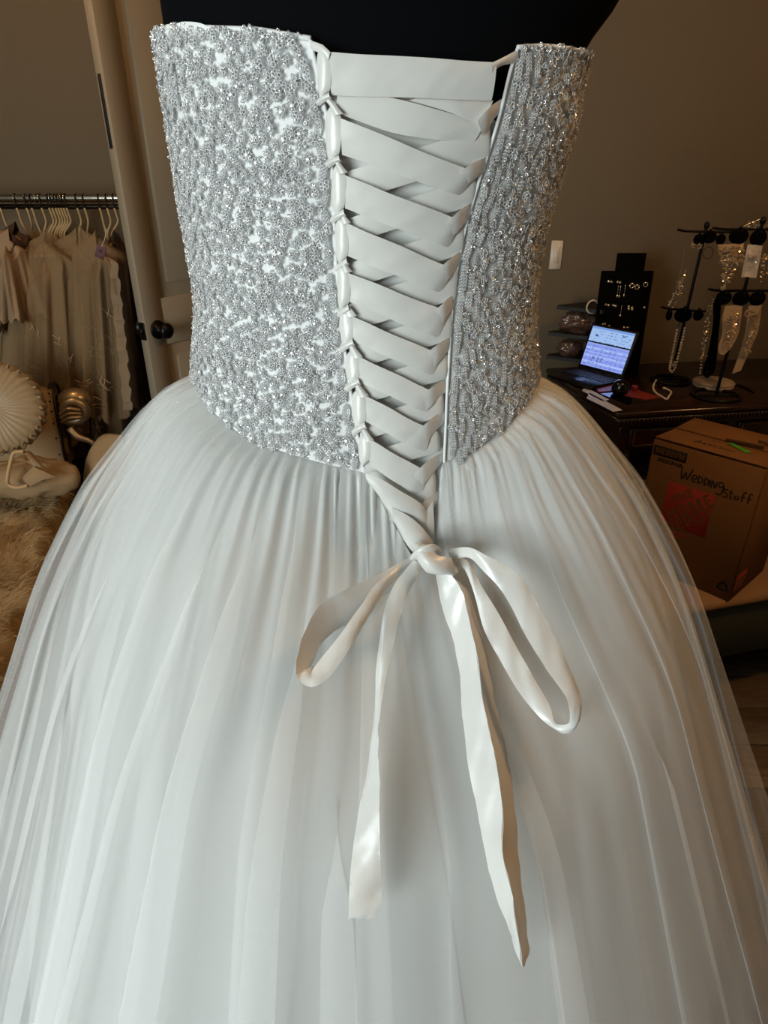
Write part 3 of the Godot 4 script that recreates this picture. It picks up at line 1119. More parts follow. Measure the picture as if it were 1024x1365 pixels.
func make_room() -> void:
	# floor of laid planks over a dark bed
	var floor_ := structure("floor", box(Vector3(EAST - WEST, 0.08, FRONT - BACK), 0.002), M.slot_black, Vector3((EAST + WEST) / 2, -0.052, (FRONT + BACK) / 2))
	var plank_mesh := {}
	var row := 0
	var z := BACK
	while z < FRONT - 0.01:
		var x := WEST - fposmod(row * 0.47, 1.2)
		while x < EAST:
			var a := maxf(x, WEST)
			var b := minf(x + 1.2, EAST)
			var len_ := snappedf(b - a, 0.01)
			if len_ > 0.05:
				if not plank_mesh.has(len_):
					plank_mesh[len_] = box(Vector3(len_ - 0.003, 0.014, 0.147), 0.0015)
				var o := MeshInstance3D.new()
				o.mesh = plank_mesh[len_]
				o.material_override = M["floor_plank_%d" % rng.randi_range(0, 3)]
				o.position = Vector3((a + b) / 2, 0.045, z + 0.075) - Vector3((EAST + WEST) / 2, 0.0, (FRONT + BACK) / 2)
				o.name = numbered("plank")
				floor_.add_child(o, true)
			x += 1.2
		z += 0.15
		row += 1
	structure("ceiling", box(Vector3(EAST - WEST + 0.3, 0.1, FRONT - BACK + 0.3), 0.002), M.ceiling_paint, Vector3((EAST + WEST) / 2, CEIL + 0.05, (FRONT + BACK) / 2))
	structure("wall_left", box(Vector3(0.12, CEIL, FRONT - BACK + 0.24), 0.002), M.wall_paint, Vector3(WEST - 0.06, CEIL / 2, (FRONT + BACK) / 2))
	structure("wall_right", box(Vector3(0.12, CEIL, FRONT - BACK + 0.24), 0.002), M.wall_paint, Vector3(EAST + 0.06, CEIL / 2, (FRONT + BACK) / 2))
	# back wall with the doorway that the gown hides
	var d0 := -0.50
	var d1 := 0.27
	var dh := 2.44
	var wl := join([[box(Vector3(d0 - WEST, CEIL, 0.12), 0.002), at_t((d0 + WEST) / 2, CEIL / 2, BACK - 0.06)], [box(Vector3(EAST - d1, CEIL, 0.12), 0.002), at_t((d1 + EAST) / 2, CEIL / 2, BACK - 0.06)], [box(Vector3(d1 - d0, CEIL - dh, 0.12), 0.002), at_t((d0 + d1) / 2, (CEIL + dh) / 2, BACK - 0.06)]])
	structure("wall_back", wl, M.wall_paint)
	structure("wall_hall", join([[box(Vector3(1.6, CEIL, 0.1), 0.002), at_t(-0.1, CEIL / 2, BACK - 1.1)], [box(Vector3(0.1, CEIL, 1.1), 0.002), at_t(-0.9, CEIL / 2, BACK - 0.62)], [box(Vector3(0.1, CEIL, 1.1), 0.002), at_t(0.7, CEIL / 2, BACK - 0.62)], [box(Vector3(1.7, 0.08, 1.1), 0.002), at_t(-0.1, -0.045, BACK - 0.62)], [box(Vector3(1.7, 0.1, 1.1), 0.002), at_t(-0.1, CEIL + 0.05, BACK - 0.62)]]), M.wall_paint)
	structure("trim_1", join([[box(Vector3(0.07, dh + 0.07, 0.02), 0.004), at_t(d0 - 0.035, (dh + 0.07) / 2, BACK + 0.01)], [box(Vector3(0.07, dh + 0.07, 0.02), 0.004), at_t(d1 + 0.035, (dh + 0.07) / 2, BACK + 0.01)], [box(Vector3(d1 - d0, 0.07, 0.02), 0.004), at_t((d0 + d1) / 2, dh + 0.035, BACK + 0.01)]]), M.trim_paint)
	structure("baseboard_back", join([[box(Vector3(d0 - 0.07 - WEST, 0.11, 0.016), 0.004), at_t((d0 - 0.07 + WEST) / 2, 0.055, BACK + 0.008)], [box(Vector3(EAST - d1 - 0.07, 0.11, 0.016), 0.004), at_t((d1 + 0.07 + EAST) / 2, 0.055, BACK + 0.008)]]), M.trim_paint)
	structure("baseboard_left", box(Vector3(0.016, 0.11, FRONT - BACK), 0.004), M.trim_paint, Vector3(WEST + 0.008, 0.055, (FRONT + BACK) / 2))
	structure("baseboard_right", box(Vector3(0.016, 0.11, FRONT - BACK), 0.004), M.trim_paint, Vector3(EAST - 0.008, 0.055, (FRONT + BACK) / 2))
	# front wall behind the photographer, with the window
	var w0 := -2.50
	var w1 := -1.15
	var y0 := 0.55
	var y1 := 2.35
	structure("wall_front", join([[box(Vector3(w0 - WEST, CEIL, 0.12), 0.002), at_t((w0 + WEST) / 2, CEIL / 2, FRONT + 0.06)], [box(Vector3(EAST - w1, CEIL, 0.12), 0.002), at_t((w1 + EAST) / 2, CEIL / 2, FRONT + 0.06)], [box(Vector3(w1 - w0, y0, 0.12), 0.002), at_t((w0 + w1) / 2, y0 / 2, FRONT + 0.06)], [box(Vector3(w1 - w0, CEIL - y1, 0.12), 0.002), at_t((w0 + w1) / 2, (CEIL + y1) / 2, FRONT + 0.06)]]), M.wall_paint)
	var win := Node3D.new()
	win.name = "window_1"
	win.position = Vector3((w0 + w1) / 2, (y0 + y1) / 2, FRONT + 0.05)
	win.set_meta("kind", "structure")
	add_child(win)
	var ww := w1 - w0
	var wh := y1 - y0
	part("frame", join([[box(Vector3(0.05, wh, 0.06), 0.006), at_t(-ww / 2 + 0.025, 0, 0)], [box(Vector3(0.05, wh, 0.06), 0.006), at_t(ww / 2 - 0.025, 0, 0)], [box(Vector3(ww, 0.05, 0.06), 0.006), at_t(0, wh / 2 - 0.025, 0)], [box(Vector3(ww, 0.05, 0.06), 0.006), at_t(0, -wh / 2 + 0.025, 0)], [box(Vector3(ww, 0.04, 0.05), 0.006), Transform3D()]]), M.trim_paint, win)
	part("pane", box(Vector3(ww - 0.09, wh / 2 - 0.06, 0.006), 0.001), M.window_glass, win, Vector3(0, wh / 4, 0))
	part("pane", box(Vector3(ww - 0.09, wh / 2 - 0.06, 0.006), 0.001), M.window_glass, win, Vector3(0, -wh / 4, 0))
	# ceiling lamps, warm
	for q in [[-1.15, -1.9, 0.37, "warm round ceiling lamp above the garment rack"], [1.50, -0.90, 0.95, "warm round ceiling lamp on the desk side of the room"]]:
		var lamp := thing("ceiling_lamp", q[3], "lamp", Vector3(q[0], CEIL, q[1]))
		part("trim_ring", lathe([Vector2(0.085, 0.0), Vector2(0.115, -0.002), Vector2(0.12, -0.012), Vector2(0.10, -0.018), Vector2(0.085, -0.012)], 28), M.trim_paint, lamp)
		var glow := StandardMaterial3D.new()
		glow.resource_name = "lamp_glow"
		glow.albedo_color = Color(1, 0.95, 0.85)
		glow.emission_enabled = true
		glow.emission = Color(1.0, 0.80, 0.55)
		glow.emission_energy_multiplier = 2.5
		part("diffuser", lathe([Vector2(0.0, -0.016), Vector2(0.06, -0.014), Vector2(0.088, -0.008), Vector2(0.088, -0.002), Vector2(0.0, -0.002)], 28), glow, lamp)
		var l := OmniLight3D.new()
		l.name = "warm_light"
		l.position = Vector3(0, -0.10, 0)
		l.light_color = Color(1.0, 0.77, 0.50)
		l.light_energy = q[2]
		l.light_size = 0.09
		l.omni_range = 9.0
		l.omni_attenuation = 2.0
		l.shadow_enabled = true
		lamp.add_child(l)
	make_door(Vector3(d0, 0, BACK + 0.02))
	# switch on the right of the back wall
	var sp := at(741.5, 340, -BACK - 0.004)
	var sw := thing("light_switch", "cream wall switch plate with one rocker, to the right of the beaded bodice", "switch", Vector3(sp.x, sp.y, BACK))
	part("plate", box(Vector3(0.052, 0.118, 0.007), 0.003), M.switch_plate, sw, Vector3(0, 0, 0.0035))
	part("rocker", box(Vector3(0.024, 0.066, 0.006), 0.002), M.switch_plate, sw, Vector3(0, 0, 0.0085), Vector3(0.06, 0, 0))
	for y in [0.047, -0.047]:
		part("screw", ball(Vector3(0.003, 0.003, 0.0015), 8, 4), M.thread, sw, Vector3(0, y, 0.007))


func make_door(hinge: Vector3) -> void:
	# the leaf stands open towards the camera; local x runs from hinge to free edge, local z faces the camera's right
	var free := Vector3(-0.872, 0, -2.35)
	var w := 0.76
	var hh := 2.42
	var dir := (free - hinge)
	dir.y = 0
	w = dir.length()
	var turn := atan2(-dir.z, dir.x)
	var d := Node3D.new()
	d.name = "door_1"
	d.position = hinge
	d.rotation.y = turn
	d.set_meta("kind", "structure")
	d.set_meta("label", "open cream panelled door with black knob beside the garment rack")
	add_child(d)
	# the leaf: slab with two sunk panels on each face, the upper one arched
	var st := []
	var th := 0.036
	var s := 0.088     # stile
	st.append([box(Vector3(s, hh, th), 0.002), at_t(s / 2, hh / 2 + 0.01, 0)])
	st.append([box(Vector3(s, hh, th), 0.002), at_t(w - s / 2, hh / 2 + 0.01, 0)])
	st.append([box(Vector3(w - 2 * s, 0.22, th), 0.002), at_t(w / 2, 0.12, 0)])
	st.append([box(Vector3(w - 2 * s, 0.165, th), 0.002), at_t(w / 2, 1.007, 0)])
	part("frame", join(st), M.door_paint, d)
	# arched head: a rail whose lower edge is an arc
	var outline := []
	var rise := 0.17
	var n := 16
	var head := 2.12
	for i in n + 1:
		var x := lerpf(s, w - s, float(i) / n)
		outline.append(Vector2(x, -(head + rise * sin(PI * i / n))))
	outline.append(Vector2(w - s, -(hh + 0.01)))
	outline.append(Vector2(s, -(hh + 0.01)))
	var head_mesh := slab(outline, th, -th / 2)
	part("head_rail", head_mesh, M.door_paint, d, Vector3.ZERO, Vector3(-PI / 2, 0, 0))
	# panels, raised in the middle
	for q in [[0.23, 0.925], [1.09, 2.32]]:
		var y0: float = q[0]
		var y1: float = q[1]
		part("panel", box(Vector3(w - 2 * s + 0.004, y1 - y0 + 0.004, 0.014), 0.001), M.door_paint, d, Vector3(w / 2, (y0 + y1) / 2, 0))
		var top: float = minf(y1, 2.10)
		part("raised_field", box(Vector3(w - 2 * s - 0.085, top - y0 - 0.09, 0.030), 0.009), M.door_paint, d, Vector3(w / 2, (y0 + top) / 2, 0))
	# latch, bolt slot and knobs on both faces
	part("latch_plate", box(Vector3(0.003, 0.062, 0.030), 0.001), M.black_metal, d, Vector3(w + 0.001, 0.985, 0))
	part("latch_bolt", box(Vector3(0.012, 0.022, 0.016), 0.003), M.black_metal, d, Vector3(w + 0.006, 0.985, 0))
	part("edge_slot", box(Vector3(0.004, 0.20, 0.015), 0.0018), M.slot_black, d, Vector3(w + 0.0005, 1.66, 0.002))
	for f in [1.0, -1.0]:
		var k := lathe([Vector2(0.0, 0.0), Vector2(0.033, 0.0), Vector2(0.034, 0.005), Vector2(0.030, 0.009), Vector2(0.013, 0.011), Vector2(0.011, 0.030), Vector2(0.018, 0.036), Vector2(0.027, 0.044), Vector2(0.0275, 0.054), Vector2(0.02, 0.061), Vector2(0.0, 0.063)], 24)
		part("knob", k, M.black_metal, d, Vector3(w - 0.052, 0.985, f * th / 2), Vector3(f * PI / 2, 0, 0))


# ---------------------------------------------------------------- garment rack on the left
const RACK := 2.76


func make_rack() -> void:
	var p := at(80, 264, RACK)
	var ry := p.y
	var rz := p.z
	var rack := thing("garment_rack", "chrome garment rail behind the chaise, hung full of gowns and veils", "clothes rack", Vector3(0, 0, rz))
	part("rail", tube([Vector3(-2.5, ry, 0), Vector3(-0.93, ry, 0)], 0.015, 16), M.chrome, rack)
	part("lower_rail", tube([Vector3(-2.5, ry - 0.030, 0), Vector3(-0.93, ry - 0.030, 0)], 0.009, 12), M.chrome_dark, rack)
	for x in [-2.48, -0.95]:
		part("post", tube([Vector3(x, 0.06, 0), Vector3(x, ry + 0.01, 0)], 0.014, 12), M.chrome, rack)
		part("foot", tube([Vector3(x, 0.06, -0.24), Vector3(x, 0.06, 0.24)], 0.014, 12), M.chrome, rack)
	for k in 7:
		var rp := at(20 + k * 11.0 + (k % 3) * 3.0, 262, RACK)
		part("sizing_ring", ring(0.017, 0.0025, 14, 6), M.chrome, rack, Vector3(rp.x, ry, 0), Vector3(0, 0, PI / 2))
	# hangers: px of each neck along the rail, its sway, and what it carries
	var hooks := [
		[5, 0.010, "cream hanger at the far left of the rail, holding the pale lace gown"], [27, 0.012, "cream hanger holding the scalloped lace gown"], [40, -0.010, "cream hanger in front of the brown lining"],
		[47, 0.006, "cream hanger whose neck bends over the brown lining"], [60, -0.022, "cream hanger just left of the cluster of hangers"],
		[70, -0.034, ""], [74, -0.034, ""], [78.5, -0.034, ""], [82, -0.036, ""], [85.5, -0.036, ""], [89, -0.038, ""], [93, -0.040, ""],
		[107, -0.022, "cream hanger just right of the cluster of hangers"], [116.5, -0.016, "cream hanger holding the tan veil with appliques"], [136.5, 0.002, "cream hanger above the purple tag"], [146.5, -0.024, "cream hanger second from the open door"], [156, -0.036, "cream hanger nearest to the open door"]]
	var nth := 0
	var words := ["first", "second", "third", "fourth", "fifth", "sixth", "last"]
	for q in hooks:
		var a := at(q[0], 286, RACK)
		var shared: bool = q[2] == ""
		var hanger := thing("coat_hanger", "cream hanger, %s from the left in the tight cluster of seven on the rail" % words[mini(nth, 6)] if shared else q[2], "hanger", Vector3(a.x, ry, rz), 0.0, "hangers bunched in the middle of the rail" if shared else "hangers on the chrome rail")
		if shared:
			nth += 1
		var sx: float = q[1]
		var top := []
		for k in 9:
			var an := PI * k / 8.0
			top.append(Vector3(0, 0.019 * sin(an) - 0.004, -0.019 * cos(an)))
		top.append(Vector3(0, -0.035, 0.016))
		part("hook", tube(smooth_path(top, 2), 0.0022, 6), M.chrome_dark, hanger)
		part("neck", tube(smooth_path([Vector3(0, -0.034, 0.016), Vector3(0.002, -0.055, 0.012), Vector3(0.0, -0.085, 0.004), Vector3(sx * 0.9, -0.125, 0.0), Vector3(sx, -0.165, 0.0)], 4), 0.0042, 7), M.hanger_cream, hanger)
		part("shoulder_bar", tube(smooth_path([Vector3(sx, -0.205, -0.09), Vector3(sx, -0.180, -0.05), Vector3(sx, -0.163, 0.0), Vector3(sx, -0.180, 0.05), Vector3(sx, -0.205, 0.09)], 5), 0.006, 8), M.hanger_cream, hanger)
	# garments: [pixel x at the shoulder, px x at the hem, hem height, half widths top / bottom across, depth, material, pleats, seed]
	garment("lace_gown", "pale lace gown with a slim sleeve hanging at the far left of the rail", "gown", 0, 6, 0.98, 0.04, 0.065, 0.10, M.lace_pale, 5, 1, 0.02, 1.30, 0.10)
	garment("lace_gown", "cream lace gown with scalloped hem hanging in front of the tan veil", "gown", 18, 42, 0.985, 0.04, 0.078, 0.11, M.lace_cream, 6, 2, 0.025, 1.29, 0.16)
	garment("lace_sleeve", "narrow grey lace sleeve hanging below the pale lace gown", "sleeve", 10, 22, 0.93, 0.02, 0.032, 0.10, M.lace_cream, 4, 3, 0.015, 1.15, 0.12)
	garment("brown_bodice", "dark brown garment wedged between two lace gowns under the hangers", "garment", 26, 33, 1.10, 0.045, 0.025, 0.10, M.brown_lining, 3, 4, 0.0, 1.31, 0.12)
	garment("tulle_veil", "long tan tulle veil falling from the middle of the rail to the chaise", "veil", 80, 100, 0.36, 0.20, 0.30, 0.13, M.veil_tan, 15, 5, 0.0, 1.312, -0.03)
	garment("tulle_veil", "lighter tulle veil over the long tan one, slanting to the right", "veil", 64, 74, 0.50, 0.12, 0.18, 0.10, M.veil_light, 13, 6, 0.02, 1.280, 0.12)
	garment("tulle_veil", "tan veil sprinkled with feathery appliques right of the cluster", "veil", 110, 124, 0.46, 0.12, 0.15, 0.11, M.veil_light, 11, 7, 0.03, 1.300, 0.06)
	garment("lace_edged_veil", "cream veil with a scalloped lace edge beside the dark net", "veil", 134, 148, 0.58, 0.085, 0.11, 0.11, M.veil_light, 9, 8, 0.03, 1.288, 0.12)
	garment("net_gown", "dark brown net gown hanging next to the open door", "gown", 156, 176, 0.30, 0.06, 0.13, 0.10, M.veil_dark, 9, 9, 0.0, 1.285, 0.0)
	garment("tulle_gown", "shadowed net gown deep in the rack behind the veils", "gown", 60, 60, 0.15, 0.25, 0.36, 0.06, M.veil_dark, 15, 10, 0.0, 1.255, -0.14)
	# purple swing tag
	var tp := at(134, 336, 2.50)
	var tag_ := thing("swing_tag", "small purple cardboard tag hanging from a white veil on the rail", "tag", tp)
	tag_.rotation = Vector3(0, 0, -0.42)
	part("card", box(Vector3(0.034, 0.046, 0.0015), 0.0005), M.tag_purple, tag_)
	part("eyelet", ring(0.0042, 0.0014, 12, 6), M.slot_black, tag_, Vector3(0, 0.004, 0.001), Vector3(PI / 2, 0, 0))
	part("string", tube([Vector3(0, 0.02, 0.001), Vector3(0.004, 0.05, 0.0), Vector3(0.0, 0.085, -0.01)], 0.0012, 5), M.cord_white, tag_)


func garment(called: String, label: String, category: String, px0: float, px1: float, hem: float, top_w: float, hem_w: float, depth: float, m: Material, pleats: int, seed_: int, scallop: float, shoulder: float, lift := 0.0) -> void:
	var r := RandomNumberGenerator.new()
	r.seed = seed_ * 31 + 5
	var rz := -RACK + lift
	var a := at(px0, 325, RACK - lift)
	# where a spot px1 falls on the hem
	var b := EYE.x + ray(px1, 480).x * (RACK - lift)
	var slope := (b - a.x) / (shoulder - 0.98)
	var g := thing(called, label, category, Vector3(a.x, shoulder, rz), 0.0, "garments on the chrome rail")
	var nu := 96
	var nv := 40
	var p := PackedVector3Array()
	var ph := [r.randf() * TAU, r.randf() * TAU, r.randf() * TAU, r.randf() * TAU]
	for j in nv + 1:
		var v := float(j) / nv
		for i in nu + 1:
			var an := TAU * i / nu
			var y := -v * (shoulder - hem)
			var wx := lerpf(top_w, hem_w, pow(v, 0.8)) * (0.03 + 0.97 * smoothstep(0.0, 0.10, v))
			var wz := depth * (0.55 + 0.45 * smoothstep(0.0, 0.12, v)) * (1.0 + 0.1 * v)
			var f := 1.0 + (0.05 + 0.24 * v) * cos(pleats * an + ph[0] + 0.8 * v) + 0.09 * v * sin((pleats * 2 + 3) * an + ph[1] - 1.2 * v) + 0.09 * v * cos(23.0 * an + ph[2] + 2.0 * v)
			var sc := scallop * (0.5 + 0.5 * cos(14.0 * an + ph[3])) * pow(v, 8.0)
			var shoulder_drop := (0.075 * pow(absf(sin(an)), 1.6) + 0.022 * sin(3.0 * an + ph[1]) + 0.014 * sin(7.0 * an + ph[2])) * (1.0 - v)
			p.append(Vector3(wx * f * cos(an) + slope * -y * 0.9, y + sc - shoulder_drop, wz * f * sin(an)))
	part("drape", grid_mesh(p, nu, nv, true), m, g)
	if called in ["tulle_veil", "lace_edged_veil"]:
		# lace motifs sewn to the side that faces the room
		var bits := []
		var leaf := tube([Vector3(-0.018, 0, 0), Vector3(-0.006, 0.004, 0.003), Vector3(0.006, 0.002, 0.004), Vector3(0.02, 0.007, 0.0)], [0.0006, 0.0018, 0.0004], 5)
		var n := 26 if seed_ in [7, 5] else 8
		for k in n:
			var row := r.randi_range(14, 36)
			var col := int(nu * r.randf_range(0.08, 0.34))
			var q: Vector3 = p[row * (nu + 1) + col]
			for e in 3:
				bits.append([leaf, Transform3D(Basis.from_euler(Vector3(r.randf_range(-0.5, 0.5), r.randf_range(-0.6, 0.6), r.randf() * TAU)), q + Vector3(r.randf_range(-0.02, 0.02), r.randf_range(-0.02, 0.02), 0.006))])
		part("applique", join(bits), M.lace_thread, g)
	if called == "lace_edged_veil":
		# a broad scalloped lace border down the right front
		var e0 := []
		var e1 := []
		for k in 26:
			var row := 2 + int(k * 1.45)
			var q: Vector3 = p[row * (nu + 1) + int(nu * 0.10)]
			e0.append(q + Vector3(-0.022 - 0.006 * absf(sin(k * 0.8)), 0, 0.010))
			e1.append(q + Vector3(0.004 + 0.010 * absf(sin(k * 1.1)), 0, 0.008))
		part("lace_border", band(e0, e1, 6, 0.003, 3), M.lace_cream, g)


# ---------------------------------------------------------------- chaise on the left
func make_chaise() -> void:
	# stands along z; its far end carries a rolled arm with a silver scroll
	var ch := thing("chaise", "ivory chaise longue with silver scrolled arm and dark nailhead trim left of the gown", "sofa", Vector3(-1.446, 0, -1.70), 0.28)
	var seat_y := 0.40
	# seat cushion with a soft top, and the carved rail under it
	part("seat", box(Vector3(0.74, 0.13, 1.55), 0.04), M.ivory_cloth, ch, Vector3(0, seat_y - 0.06, 0.06))
	part("seat_rail", box(Vector3(0.78, 0.10, 1.62), 0.02), M.dark_silver, ch, Vector3(0, seat_y - 0.17, 0.06))
	var carve := []
	for k in 15:
		carve.append([ring(0.030, 0.010, 14, 6), Transform3D(Basis(Vector3(0, 0, 1), PI / 2), Vector3(0.39, seat_y - 0.165, -0.66 + k * 0.10))])
	part("carved_scrolls", join(carve), M.silver_leaf, ch)
	for sx in [-0.33, 0.33]:
		for sz in [-0.66, 0.78]:
			part("leg", lathe([Vector2(0.0, 0.20), Vector2(0.036, 0.20), Vector2(0.042, 0.16), Vector2(0.022, 0.08), Vector2(0.018, 0.03), Vector2(0.030, 0.012), Vector2(0.026, 0.0), Vector2(0.0, 0.0)], 16), M.silver_leaf, ch, Vector3(sx, 0, sz))
	# nailhead strip on the right side of the seat
	part("trim_strip", box(Vector3(0.006, 0.022, 1.52), 0.002), M.frame_tan, ch, Vector3(0.374, seat_y - 0.085, 0.06))
	var nails := []
	for k in 44:
		nails.append(Transform3D(Basis(), Vector3(0.378, seat_y - 0.085, -0.68 + k * 0.0345)))
	copies("nailheads", ball(Vector3(0.003, 0.005, 0.005), 8, 5), M.nail_dark, nails, ch)
	# far arm: a thick pad that leans back and rolls over at the top
	var prof := [Vector2(0.02, 0.36), Vector2(0.015, 0.50), Vector2(-0.01, 0.62), Vector2(-0.04, 0.70), Vector2(-0.075, 0.745), Vector2(-0.12, 0.75), Vector2(-0.155, 0.72), Vector2(-0.16, 0.68), Vector2(-0.13, 0.65), Vector2(-0.11, 0.62), Vector2(-0.10, 0.50), Vector2(-0.10, 0.36)]
	var p := PackedVector3Array()
	var wide := 0.345
	for j in 31:
		var x := lerpf(-wide, wide, j / 30.0)
		var tuck := 0.006 * cos(x * 60.0)
		var e := 1.0 - 0.10 * pow(absf(x) / wide, 8.0)
		for q in prof:
			p.append(Vector3(x, 0.36 + (q.y - 0.36) * e + (tuck if q.y > 0.68 else 0.0), -0.62 + q.x))
		p.append(p[p.size() - prof.size()])
	part("arm_pad", grid_mesh(p, prof.size(), 30, true), M.ivory_cloth, ch)
	var face := []
	for q in prof:
		face.append(Vector2(-0.62 + q.x, -q.y))
	for s in [1.0, -1.0]:
		part("arm_face", slab(face, 0.012, -0.006), M.ivory_cloth, ch, Vector3(s * wide * 0.985, 0, 0), Vector3(-PI / 2, -PI / 2, 0))
	# dark welt with nails round the right face, and the silver scroll in front of it
	var welt := []
	for k in 8:
		var q: Vector2 = prof[k]
		welt.append(Vector3(wide + 0.004, q.y + 0.004, -0.62 + q.x + 0.008))
	part("arm_welt", tube(smooth_path(welt, 4), 0.006, 8), M.dark_silver, ch)
	nails = []
	var wp := smooth_path(welt, 4)
	for k in range(0, wp.size(), 2):
		nails.append(Transform3D(Basis(), wp[k] + Vector3(-0.016, 0, 0.006)))
	copies("arm_nailheads", ball(Vector3(0.004, 0.004, 0.003), 8, 5), M.nail_dark, nails, ch)
	var scroll := []
	var radii := []
	for k in 34:
		var s := k / 33.0
		var an := -2.2 + s * 8.6
		var rr := lerpf(0.058, 0.008, s)
		scroll.append(Vector3(0.405 + rr * cos(an) * 1.0, 0.665 + rr * sin(an) * 0.9, -0.66 + 0.04 * s))
		radii.append(lerpf(0.026, 0.010, s))
	var sc := part("scroll", tube(scroll, radii, 12), M.silver_leaf, ch)
	part("scroll_boss", ball(Vector3(0.062, 0.045, 0.05), 18, 12), M.silver_leaf, sc, Vector3(0.415, 0.695, -0.69))
	var fl := []
	for k in 3:
		fl.append([tube(smooth_path([Vector3(0.365, 0.66 - k * 0.016, -0.615), Vector3(0.40, 0.682 - k * 0.018, -0.60), Vector3(0.44, 0.668 - k * 0.014, -0.615)], 5), 0.008, 8), Transform3D()])
	part("scroll_leaf", join(fl), M.silver_leaf, sc)
	part("scroll_tail", tube(smooth_path([Vector3(0.385, 0.60, -0.62), Vector3(0.41, 0.565, -0.61), Vector3(0.445, 0.545, -0.61), Vector3(0.462, 0.525, -0.61), Vector3(0.452, 0.505, -0.61)], 5), [0.016, 0.014, 0.011, 0.010, 0.006], 10), M.silver_leaf, sc)

	# round pleated cushion
	var cu := thing("round_cushion", "round ivory cushion with pleats gathered towards its middle and a braided rim", "cushion", at(-6, 545, 2.16))
	cu.rotation = Vector3(PI / 2 - 0.42, 0.30, 0.0)
	p = PackedVector3Array()
	for j in 29:
		var b := PI * j / 28.0 - PI / 2
		for i in 145:
			var a := TAU * i / 144
			var pl := 1.0 + 0.016 * sin(a * 36.0 + sin(b * 2.0) + 1.4 * sin(a * 5.0)) * pow(cos(b), 0.6) + 0.03 * cos(b) * sin(a * 24.0 + b * 9.0) * smoothstep(0.55, 1.0, cos(b))
			var rr := 0.160 * pow(maxf(cos(b), 0.0), 0.55) * pl
			p.append(Vector3(rr * cos(a), 0.055 * sin(b) * (1.0 + 0.10 * sin(a * 36.0 + 1.4 * sin(a * 5.0)) * cos(b)) - 0.02 * exp(-pow(rr / 0.03, 2.0)) * signf(b), rr * sin(a)))
	part("cover", grid_mesh(p, 144, 28, true), M.cushion_satin, cu)
	var braid := []
	for k in 26:
		var a := TAU * k / 26
		braid.append([tube([Vector3(-0.026, -0.030, 0), Vector3(0.0, 0.0, 0.008), Vector3(0.016, 0.034, 0)], [0.003, 0.009, 0.003], 7), Transform3D(Basis(Vector3.UP, -a) * Basis(Vector3.RIGHT, 0.55), Vector3(cos(a) * 0.142, 0.016, sin(a) * 0.142))])
	part("braided_rim", join(braid), M.cushion_satin, cu)
	part("button", ball(Vector3(0.014, 0.007, 0.014), 14, 8), M.cushion_satin, cu, Vector3(0, 0.040, 0))

	# jacket lying before the cushion: a soft lump with two pointed lapels and a stiff tan frame
	var ja := thing("folded_jacket", "cream jacket lying folded on the chaise with two pointed lapels and a tan frame", "jacket", at(40, 632, 2.02))
	p = PackedVector3Array()
	for j in 25:
		var b := PI * j / 24.0 - PI / 2
		for i in 49:
			var a := TAU * i / 48
			var wob := 1.0 + 0.05 * sin(a * 3.0 + 1.0) + 0.03 * sin(a * 7.0 + b * 3.0)
			p.append(Vector3(0.165 * cos(a) * pow(maxf(cos(b), 0.0), 0.6) * wob, 0.058 * sin(b) * wob - 0.012 + 0.006 * sin(a * 5.0 + b * 4.0) * cos(b) + 0.004 * sin(a * 11.0 - b * 7.0) * cos(b), 0.10 * sin(a) * pow(maxf(cos(b), 0.0), 0.6) * wob))
	part("body", grid_mesh(p, 48, 24, true), M.cotton_cream, ja)
	var o := ja.position
	part("lapel", band([at(31, 601, 1.93) - o, at(38, 612, 1.92) - o, at(45, 623, 1.92) - o], [at(44, 606, 1.96) - o, at(58, 622, 1.94) - o, at(74, 636, 1.93) - o], 5, 0.006, 5, 0.004), M.cotton_cream, ja)
	part("lapel", band([at(44, 622, 1.91) - o, at(36, 630, 1.90) - o, at(30, 636, 1.90) - o], [at(74, 636, 1.91) - o, at(57, 640, 1.89) - o, at(40, 648, 1.88) - o], 5, 0.006, 5, 0.004), M.cotton_cream, ja)
	part("frame", tube(smooth_path([at(37, 647, 1.88) - o, at(24, 650, 1.88) - o, at(11, 646, 1.88) - o, at(10, 636, 1.88) - o, at(14, 616, 1.90) - o, at(18, 604, 1.91) - o, at(26, 602, 1.91) - o, at(32, 602, 1.91) - o], 5), 0.0065, 8), M.frame_tan, ja)
	# fur throw over the seat
	fur_throw()
	# a chair under a cream sheet behind the gown
	var sh := thing("draped_chair", "low chair under a rumpled cream sheet between the chaise and the gown", "chair", at(178, 620, 2.15) * Vector3(1, 0, 1))
	p = PackedVector3Array()
	for j in 31:
		var v := j / 30.0
		for i in 73:
			var a := TAU * i / 72
			var rx := lerpf(0.02, 0.23, pow(v, 0.42)) * (1.0 + 0.10 * v * sin(7.0 * a + 2.0 * v) + 0.04 * sin(13.0 * a) * v)
			var top := 0.60 + 0.03 * sin(a * 2.0) - 0.02 * cos(a * 3.0)
			p.append(Vector3(rx * cos(a), top * (1.0 - pow(v, 2.2)) + 0.03, rx * 0.9 * sin(a) * 1.0))
	part("sheet", grid_mesh(p, 72, 30, true), M.cotton_cream, sh)
	part("chair_back", box(Vector3(0.20, 0.5, 0.03), 0.01), M.dark_silver, sh, Vector3(0, 0.27, -0.03))


